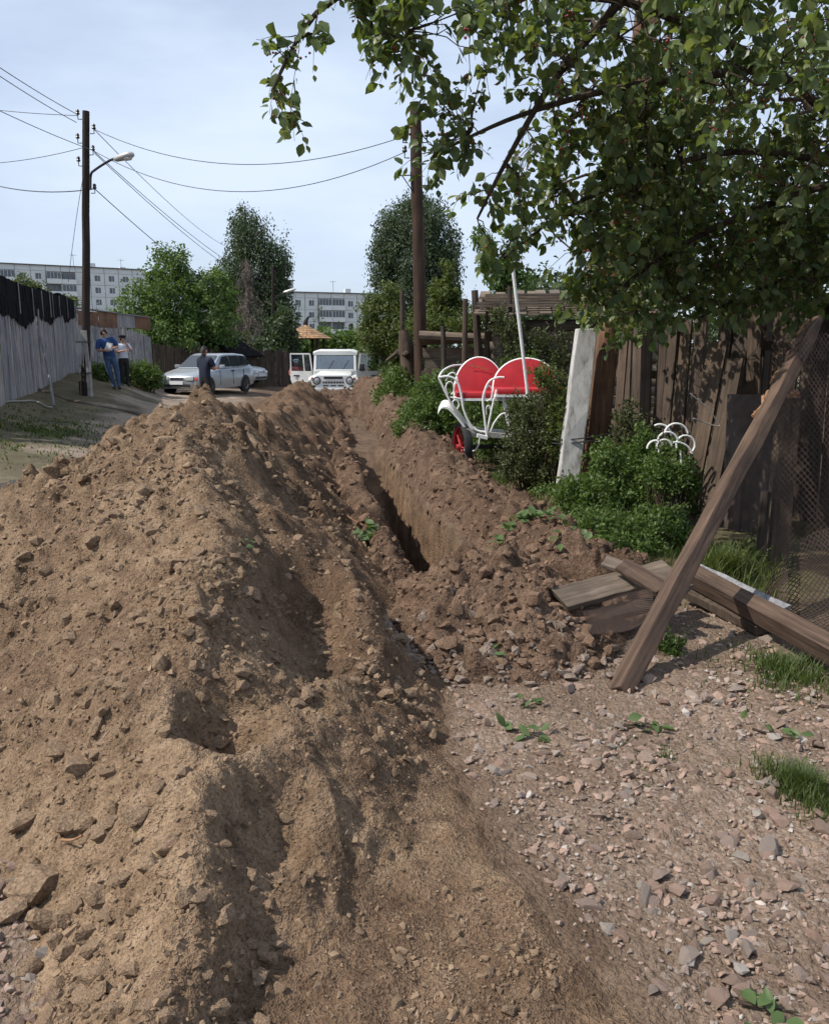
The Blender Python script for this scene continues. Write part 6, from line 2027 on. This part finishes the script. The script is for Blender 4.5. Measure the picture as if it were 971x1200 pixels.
person('person', 'man in navy polo and black trousers seen from behind, arms folded, by the silver car', (pm.x, pm.y, gz(pm.x, pm.y)), R(150),
       {-1: ((-.27, -.08, 1.14), (.03, -.23, 1.19)), 1: ((.27, -.08, 1.13), (-.03, -.26, 1.16))}, std_legs(.12), MAT_NAVY, MAT_BLACKC, .7, (0, 0), 1.78)
pm = at(348, 470, 32.6)
person('person', 'person in pink top and pale headwear behind the open left jeep door', (pm.x, pm.y, gz(pm.x, pm.y) - .05), R(10),
       {-1: ((-.26, -.04, 1.14), (-.12, -.22, 1.05)), 1: ((.26, -.04, 1.14), (.10, -.24, 1.08))}, std_legs(.1), MAT_PINK, MAT_BLACKC, .8, (0, 0), 1.66, MAT_PALE)
# ================================================================== BUSHES, WEEDS, GRASS
def bush_px(name, label, u, vb, d, parts, ncl, nl, rcl, leaf, mat, seed, cat='bush', group=None, **kw):
    p = at(u, vb, d); base = (p.x, p.y, gz(p.x, p.y))
    es = [ell(a, b, d + dd, ru, rv, rd, base) for a, b, dd, ru, rv, rd in parts]
    return blob_weed(name, label, base, es, ncl, nl, rcl, leaf, mat, seed, cat, group, **kw)


bush_px('weed_bush', 'bright green leafy weed bush in front of the brown fence', 735, 640, 8.0, [(730, 605, 0, 72, 46, .55), (690, 595, -.1, 40, 42, .4), (775, 590, .1, 40, 52, .4), (740, 555, .2, 60, 34, .4), (715, 640, -.6, 60, 26, .35), (765, 645, -.5, 50, 24, .35), (705, 540, .1, 12, 26, .2), (790, 538, .2, 12, 24, .2), (665, 575, 0, 14, 24, .2), (752, 525, .3, 10, 24, .2)], 1400, 22, .075, .042, MAT_WEED, 51, stems=40)
bush_px('weed_bush', 'thin twiggy weeds between the leaning pole and the white scrolls', 745, 560, 8.9, [(735, 500, 0, 14, 40, .25), (750, 530, 0, 26, 24, .3), (725, 520, 0, 10, 40, .2), (765, 520, .1, 20, 26, .25)], 200, 18, .07, .036, MAT_OLIVE, 52, stems=30)
bush_px('olive_bush', 'dense olive-green bush hiding the right side of the carriage', 625, 575, 9.9, [(622, 508, 0, 32, 46, .4), (607, 530, -.1, 24, 38, .35), (645, 525, 0, 22, 46, .35), (628, 482, .1, 24, 24, .35), (620, 550, -.2, 42, 24, .35), (603, 478, .2, 9, 20, .2), (645, 455, .1, 12, 14, .2)], 760, 22, .075, .034, MAT_OLIVE, 53, stems=50)
bush_px('olive_bush', 'yellow-green feathery bush squeezed between the olive bush and white post', 652, 570, 9.6, [(655, 470, 0, 14, 30, .2), (650, 510, -.1, 14, 34, .2), (640, 440, 0, 20, 14, .2)], 220, 18, .06, .034, MAT_LEAF_LIGHT, 54, stems=20)
bush_px('weed_bush', 'green weeds growing left of the carriage wheel', 500, 520, 13.2, [(495, 485, 0, 28, 26, .6), (480, 500, 0, 22, 18, .5), (520, 490, 0, 20, 28, .5), (505, 460, .4, 24, 22, .5), (540, 500, .6, 20, 24, .4)], 620, 22, .11, .05, MAT_WEED, 55, stems=40)
bush_px('weed_bush', 'taller green weeds at the foot of the tall pole', 475, 500, 17.5, [(470, 455, 0, 22, 30, .8), (455, 465, 0, 16, 22, .7), (490, 450, .3, 22, 30, .7)], 420, 22, .14, .065, MAT_WEED, 56, stems=30)
bush_px('weed_bush', 'dark green weeds underneath the carriage floor', 575, 540, 12.0, [(575, 515, 0, 34, 24, .45), (600, 500, .2, 30, 34, .4), (560, 480, .8, 26, 30, .4)], 480, 20, .09, .045, MAT_WEED, 57, stems=30)
bush_px('weed_bush', 'row of green weeds at the foot of the picket fence', 545, 480, 14.0, [(530, 460, 0, 30, 26, .3), (570, 460, 0, 30, 30, .3), (610, 450, 0, 40, 36, .3)], 420, 20, .12, .055, MAT_WEED, 58, stems=30)
bush_px('weed_bush', 'low green weeds at the root of the whitewashed post', 670, 590, 9.0, [(660, 585, 0, 26, 16, .3), (640, 578, .1, 22, 12, .3), (690, 590, 0, 22, 20, .3)], 240, 18, .06, .032, MAT_WEED, 59, stems=20)
bush_px('weed_bush', 'pale green weeds behind the leaning beam by the gate post', 850, 690, 5.9, [(850, 665, 0, 36, 22, .25), (835, 680, -.1, 26, 16, .2), (872, 655, .1, 20, 22, .2)], 190, 18, .05, .034, MAT_LEAF_LIGHT, 60, stems=20)
bush_px('weed_bush', 'small green weed at the foot of the leaning beam', 785, 775, 4.25, [(785, 758, 0, 20, 14, .08), (780, 768, 0, 14, 10, .08)], 60, 14, .03, .026, MAT_WEED, 61, stems=10)
bush_px('weed_bush', 'green bushes beside the man in the white shirt', 175, 452, 28.2, [(168, 438, 0, 18, 16, .5), (178, 445, 0, 12, 12, .5), (150, 440, .4, 12, 14, .4)], 260, 20, .16, .085, MAT_WEED, 62, stems=20)
bush_px('weed_bush', 'green weeds along the far plank fence behind the pole', 118, 450, 27.2, [(118, 440, 0, 16, 16, .4), (105, 442, 0, 10, 12, .3)], 150, 18, .15, .08, MAT_WEED, 63, stems=16)
bush_px('weed_bush', 'weeds right of the open jeep door', 450, 470, 24.0, [(455, 455, 0, 14, 22, .7), (452, 462, 0, 8, 14, .5)], 260, 20, .15, .075, MAT_WEED, 64, stems=20)
bush_px('shed_bush', 'leafy shrub growing against the log shed wall', 615, 440, 14.3, [(600, 395, 0, 16, 26, .3), (630, 410, 0, 18, 24, .3), (655, 420, .0, 18, 30, .3), (585, 375, .2, 12, 14, .3)], 260, 18, .1, .05, MAT_OLIVE, 65, stems=30)
bush_px('shed_bush', 'yellowing shrub above the weathered lean-to', 525, 440, 17.8, [(500, 380, 0, 30, 16, .4), (535, 385, 0, 26, 14, .4), (560, 375, .3, 22, 16, .4)], 220, 18, .13, .065, MAT_LEAF_LIGHT, 66, stems=20)

bush_px('weed_bush', 'bright low weeds between the mound and the leaning beam', 745, 640, 6.7, [(740, 625, 0, 50, 26, .3), (700, 622, .1, 36, 22, .3), (780, 622, .1, 30, 28, .3), (735, 640, -.25, 44, 16, .25)], 620, 20, .06, .036, MAT_WEED, 67, stems=60)
bush_px('weed_bush', 'ragged weeds in front of the white iron scrolls', 785, 590, 7.6, [(785, 560, 0, 30, 18, .2), (770, 545, .1, 16, 14, .15), (805, 560, .1, 12, 24, .15)], 240, 18, .055, .034, MAT_WEED, 68, stems=40)
# hedge line far behind so that no bare horizon shows
for i, (u, d, w, h, mt, lab) in enumerate([(60, 48, 60, 16, MAT_LEAF_BIRCH, 'hedge behind the left fence'), (380, 70, 60, 12, MAT_LEAF_MAPLE, 'hedge far behind the jeep'), (240, 60, 70, 14, MAT_LEAF_BIRCH, 'hedge behind the silver car and shed'), (470, 36, 40, 24, MAT_LEAF_MAPLE, 'hedge behind the shrubs at the tall pole'), (580, 28, 60, 26, MAT_LEAF_BIRCH, 'hedge behind the old sheds'), (720, 24, 90, 40, MAT_LEAF_BIRCH, 'hedge behind the right fence'), (900, 20, 100, 50, MAT_LEAF_BIRCH, 'hedge behind the dark right fence'), (1150, 16, 180, 60, MAT_LEAF_BIRCH, 'hedge at the far right beyond the apple tree')]):
    bush_px('hedge', 'dark leafy ' + lab, u, 440, d, [(u - w * .6, 408, 0, w * .5, h, 1.2), (u, 404, 0, w * .5, h * 1.2, 1.4), (u + w * .6, 408, 0, w * .5, h, 1.2), (u, 425, -.3, w * 1.1, 12, 1.2)], 240, 24, .016 * d, .0058 * d, mt, 80 + i, 'hedge', stems=16)

grass_patch('grass', 'short grass on the left bank below the fence', -6.0, 13.5, 2.6, 5.5, 7000, .055, MAT_GRASS, 91, wid=.006, ang=.25)
grass_patch('grass', 'grass tuft strip in front of the heavy square timber', 1.85, 3.95, .55, .42, 3000, .09, MAT_GRASS, 92, wid=.0028)
grass_patch('grass', 'dark green grass clump at the right edge of the gravel', 1.42, 2.82, .16, .26, 2300, .09, MAT_GRASS, 93, wid=.0022, ang=.5)
grass_patch('grass', 'thin grass around the fallen boards and bushes', 1.9, 6.4, .9, 1.4, 2200, .10, MAT_GRASS, 94, wid=.0035)
grass_patch('grass', 'long pale grass behind the fallen timber', 2.15, 5.6, .42, .5, 2600, .26, MAT_LEAF_LIGHT, 95, wid=.003)
grass_patch('grass', 'sparse grass along the dirt path by the carriage', 1.1, 10.8, .9, 1.6, 3800, .08, MAT_GRASS, 96, wid=.004)
grass_patch('grass', 'sparse sprouts scattered over the gravel', 1.0, 3.1, .8, .8, 260, .035, MAT_GRASS, 97, wid=.003)
grass_patch('grass', 'dry grass at the foot of the whitewashed post', 1.5, 8.6, .6, .6, 1500, .12, MAT_DRYGRASS, 98, wid=.003)
grass_patch('grass', 'rough grass on the far ground right of the trench', .6, 20, 1.6, 5, 5000, .16, MAT_GRASS, 99, wid=.006)

# fallen leafy twigs
def twig(label, pts, nl, leaf, seed, zoff=.05, mat=None):
    rng = np.random.default_rng(seed)
    P = []
    for (u, v_, d) in pts:
        p = at(u, v_, d); p.z = surf_z(p.x, p.y) + zoff; P.append(p)
    C = curve_pts(P, 14)
    root = empty('fallen_twig', P[0]); tag(root, label, 'twig', 'fallen leafy twigs')
    mb = MB(); mb.tube([c - P[0] for c in C], [.006 - .004 * i / len(C) for i in range(len(C))], 5); mb.build('stem', MAT_BARK, root, True)
    for k in range(nl):
        c = C[int(rng.uniform(0.1, 1) * (len(C) - 1))] - P[0]
        d = rng.normal(size=3) * np.array([1, 1, .45]) + np.array([0, 0, .15])
        V, T = leaf_arrays(np.array([[0, 0, 0.]]), d[None], np.array([[rng.normal() * .5, rng.normal() * .5 - .3, 1.0]]), np.array([leaf * rng.uniform(.7, 1.3)]), np.array([leaf * rng.uniform(.5, .75)]), T_OVATE)
        o = link('leaf', mesh_np('leaf', V, tris=T, smooth=True), mat or MAT_LEAF_FALL, root)
        o.location = c + Vector((rng.normal() * .03, rng.normal() * .03, abs(rng.normal()) * .02))


MAT_LEAF_FALL = leaf_material('leaf_fallen', (.06, .10, .035), (.085, .135, .045), (.13, .18, .075), .3)
twig('leafy twig lying on the heap side above the trench', [(418, 628, 6.1), (430, 615, 6.3), (446, 612, 6.4)], 22, .085, 1)
twig('long leafy twig lying on the mound right of the trench', [(560, 682, 5.5), (575, 655, 5.9), (600, 630, 6.3), (625, 632, 6.3)], 60, .085, 2, .07)
twig('leafy twig lying across the mound near the green bush', [(620, 628, 6.3), (645, 640, 6.1), (670, 660, 5.7), (690, 668, 5.6)], 40, .08, 3, .07)
twig('small leafy sprig at the right of the mound', [(645, 682, 5.3), (655, 676, 5.4), (668, 672, 5.5)], 16, .075, 4)
twig('wilted leaves lying on the gravel below the mound', [(592, 865, 3.3), (612, 862, 3.3), (640, 872, 3.2)], 9, .06, 5, .015)
twig('flat wilted leaves on the gravel left of the beam foot', [(730, 858, 3.35), (752, 855, 3.35), (775, 862, 3.3)], 8, .055, 6, .015)
twig('bright leaves at the bottom right corner of the gravel', [(865, 1172, 1.80), (895, 1185, 1.78), (935, 1192, 1.76)], 8, .055, 7, .02)
twig('small pale leaf at the foot of the stony mound', [(575, 790, 4.0), (583, 793, 4.0), (592, 797, 3.95)], 3, .06, 8, .02)
twig('few green leaves on gravel near the grass clump', [(880, 868, 3.3), (905, 872, 3.25), (930, 880, 3.2)], 9, .05, 9, .015)
twig('green leaf pair on gravel under the stony mound', [(610, 835, 3.55), (622, 828, 3.6), (635, 826, 3.6)], 5, .05, 10, .015)
twig('tiny sprig of leaves on the sunny front of the heap', [(283, 680, 3.75), (288, 678, 3.76), (295, 676, 3.78)], 5, .035, 11, .02)
# pale broken stick on the mound
for (pp, lab, r_) in [([(630, 628, 6.4), (650, 645, 6.1), (672, 668, 5.7)], 'pale stripped stick lying on the mound', .012), ([(398, 590, 6.9), (410, 598, 6.8), (425, 607, 6.6)], 'thin straw on the shaded heap side', .004), ([(72, 985, 2.3), (85, 993, 2.27), (98, 1000, 2.24)], 'short twig between the big clods at the lower left', .004)]:
    P = []
    for (u, v_, d) in pp:
        p = at(u, v_, d); p.z = surf_z(p.x, p.y) + .05; P.append(p)
    mb = MB(); mb.tube(curve_pts(P, 8), r_, 6); o = mb.build('stick', MAT_BREAK, None, True); tag(o, lab, 'stick')

# ================================================================== THE CRAB APPLE TREE AT UPPER RIGHT
rng = np.random.default_rng(5)
TB = Vector((4.35, 7.3, gz(4.35, 7.3)))
apple = empty('apple_tree', TB); tag(apple, 'large crab apple tree with red fruit overhanging the upper right', 'tree')
LIMBS = [
    [(4.35, 7.3, -.1), (4.3, 7.25, 1.2), (4.1, 7.1, 2.4), (3.9, 6.9, 3.4), (3.6, 6.6, 4.6)],
    [(4.2, 7.2, 2.0), (3.4, 6.6, 2.9), (2.4, 6.1, 3.45), (1.3, 5.8, 3.75), (.3, 5.6, 3.72), (-.25, 5.5, 3.72), (-.58, 5.45, 3.55), (-.76, 5.42, 3.28), (-.84, 5.4, 3.12)],
    [(3.9, 6.9, 3.2), (2.8, 6.2, 3.9), (1.6, 5.6, 4.3), (.6, 5.3, 4.15), (-.05, 5.2, 3.85)],
    [(2.4, 6.1, 3.45), (1.4, 6.0, 3.3), (.7, 5.9, 3.1), (.15, 5.8, 2.85)],
    [(3.4, 6.6, 2.9), (2.3, 6.5, 3.0), (1.3, 6.5, 2.7), (.65, 6.4, 2.25)],
    [(3.4, 6.6, 2.9), (2.5, 6.8, 2.6), (1.8, 6.9, 2.2), (1.45, 6.9, 1.85)],
    [(4.0, 7.0, 2.5), (3.3, 6.0, 2.9), (2.6, 5.2, 3.0), (2.0, 4.7, 2.8)],
    [(4.1, 7.1, 2.2), (3.5, 7.1, 2.3), (2.9, 7.2, 2.1), (2.4, 7.3, 1.85)],
    [(3.9, 6.9, 3.4), (3.2, 5.6, 4.0), (2.4, 4.8, 4.1), (1.6, 4.4, 3.9)],
    [(1.3, 5.8, 3.75), (.9, 5.9, 3.3), (.6, 5.9, 2.8), (.42, 5.9, 2.45)],
    [(4.2, 7.2, 2.2), (3.4, 7.9, 3.0), (2.6, 8.5, 3.3), (1.7, 8.9, 3.3), (1.1, 9.0, 3.0)],
]
mb = MB(); limb_pts = []
for i, L in enumerate(LIMBS):
    C = curve_pts([Vector(p) - TB for p in L], 18)
    r0 = .17 if i == 0 else (.032 if i in (1, 2) else .028)
    mb.tube(C, [r0 * (1 - .85 * k / (len(C) - 1)) + .004 for k in range(len(C))], 7)
    for k, c in enumerate(C):
        if i > 0 or k > 10: limb_pts.append(np.array(c))
limb_pts = np.array(limb_pts)
mb.build('trunk', MAT_BARK, apple, True)
ELL = [(2.7, 6.4, 3.5, 1.5, 1.3, 1.25, 1.15), (1.35, 5.9, 3.75, .95, .9, .75, 1.0), (.25, 5.6, 3.55, .62, .5, .50, .34), (1.35, 6.5, 2.85, .70, .6, .70, .85), (1.75, 6.9, 2.25, .62, .5, .45, .55),
       (2.75, 7.15, 2.35, .95, .45, .55, 1.0), (2.0, 4.9, 3.35, .8, .5, .6, .30), (3.4, 6.6, 2.9, .9, .8, .9, .6), (.2, 5.7, 3.0, .26, .25, .26, .10), (.55, 6.1, 2.55, .28, .25, .40, .10), (2.4, 6.9, 3.1, .9, .6, 1.0, .7), (3.2, 5.9, 4.0, 1.0, .9, .7, .4), (2.6, 9.0, 3.35, .85, 1.0, .85, .6), (2.9, 8.6, 2.9, 1.1, 1.2, 1.0, .8), (2.1, 8.7, 2.15, .55, .6, .42, .35)]
cl = []
for (cx, cy, cz, rx, ry, rz, wgt) in ELL:
    n = int(240 * wgt)
    d = unit(n, rng); r = rng.uniform(.25, 1, n) ** .5
    cl.append(np.array([cx, cy, cz]) + d * r[:, None] * np.array([rx, ry, rz]))
cl = np.concatenate(cl)
# sprig along the far-left limb tip, sparse
tip = np.array([np.array(p) for p in [(-.84, 5.4, 3.08), (-.80, 5.42, 3.22), (-.74, 5.43, 3.36), (-.62, 5.45, 3.52), (-.45, 5.47, 3.64), (-.28, 5.5, 3.72), (-.1, 5.5, 3.76), (-.02, 5.3, 3.6), (-.12, 5.35, 3.42), (.0, 5.4, 3.3), (-.2, 5.5, 3.55)]])
cl = np.concatenate([cl, np.repeat(tip, 4, 0) + rng.normal(0, .05, (len(tip) * 4, 3))])
cl -= np.array(TB)
# second-order nodes, then twigs
nodes = cl[rng.choice(len(cl), 150, replace=False)]
mb = MB(); npts = []
for q in nodes:
    i = np.argmin(((limb_pts - q) ** 2).sum(1)); a = limb_pts[i]
    pts = branch_tubes(mb, a, q, .014, .005, rng, .12, 6, 4, .05)
    npts += [np.array(p) for p in pts[2:]]
npts = np.concatenate([np.array(npts), limb_pts])
LP = []; LA = []; LN = []; LL = []
BER = []
for q in cl:
    i = np.argmin(((npts - q) ** 2).sum(1)); a = npts[i]
    dist = np.linalg.norm(q - a)
    if dist > .05 and dist < 1.3: branch_tubes(mb, a, q, .005, .0025, rng, .10, 4, 3, .04)
    dv = (q - a) / max(dist, 1e-4)
    end = q + dv * .10 + np.array([0, 0, -.16]) * rng.uniform(.3, 1.2) + rng.normal(0, .05, 3)
    mb.tube([Vector(q), Vector(q * .5 + end * .5) + Vector((0, 0, .01)), Vector(end)], [.003, .002, .0012], 3)
    m = rng.integers(7, 13)
    t = rng.uniform(-.3, 1.0, m)
    for k in range(m):
        p = q + (end - q) * t[k]
        side = rng.normal(size=3); side[2] -= .9
        side /= np.linalg.norm(side)
        LP.append(p + side * .018); LA.append(side + dv * .4); LN.append(rng.normal(size=3) * .75 + np.array([-.15, -.2, .9])); LL.append(.080 * rng.uniform(.5, 1.3))
    if rng.uniform() < .34:
        for k in range(rng.integers(2, 6)): BER.append(q + rng.normal(0, .022, 3) + np.array([0, 0, -.05]))
tw = mb.build('twigs', MAT_BARK, apple, True); tag(tw, kind='stuff')
LP = np.array(LP); LA = np.array(LA); LN = np.array(LN); LL = np.array(LL); LW = LL * rng.uniform(.62, .82, len(LL))
wp = LP + np.array(TB)
app = LL / np.linalg.norm(wp - np.array([0, 0, EYE]), axis=1)
vis = (np.abs(wp[:, 0] / (wp[:, 1] + .3)) < .5) & (wp[:, 2] < EYE + .39 * wp[:, 1])
order = np.argsort(-(app * vis))
for i in order[:300]:
    V, T = leaf_arrays(np.zeros((1, 3)), LA[i][None], LN[i][None], LL[i:i + 1], LW[i:i + 1], T_OVATE)
    o = link('leaf', mesh_np('leaf', V, tris=T, smooth=True), MAT_LEAF_NEAR, apple); o.location = tuple(LP[i])
rest = order[300:]
leaves_obj('crown', LP[rest], LA[rest], LN[rest], LL[rest], LW[rest], MAT_LEAF_NEAR, apple, T_OVATE, True)
ico = bmesh.new(); bmesh.ops.create_icosphere(ico, subdivisions=1, radius=1.0); ime = bpy.data.meshes.new('berry'); ico.to_mesh(ime); ico.free()
BER = np.array(BER)
MAT_BERRY = plain('red_fruit', (.22, .022, .020), .35, 0, .3, 0, 30)
scatter_joined('fruit', [ime], BER, rng.uniform(.0065, .0105, len(BER)), MAT_BERRY, apple, rng, True)
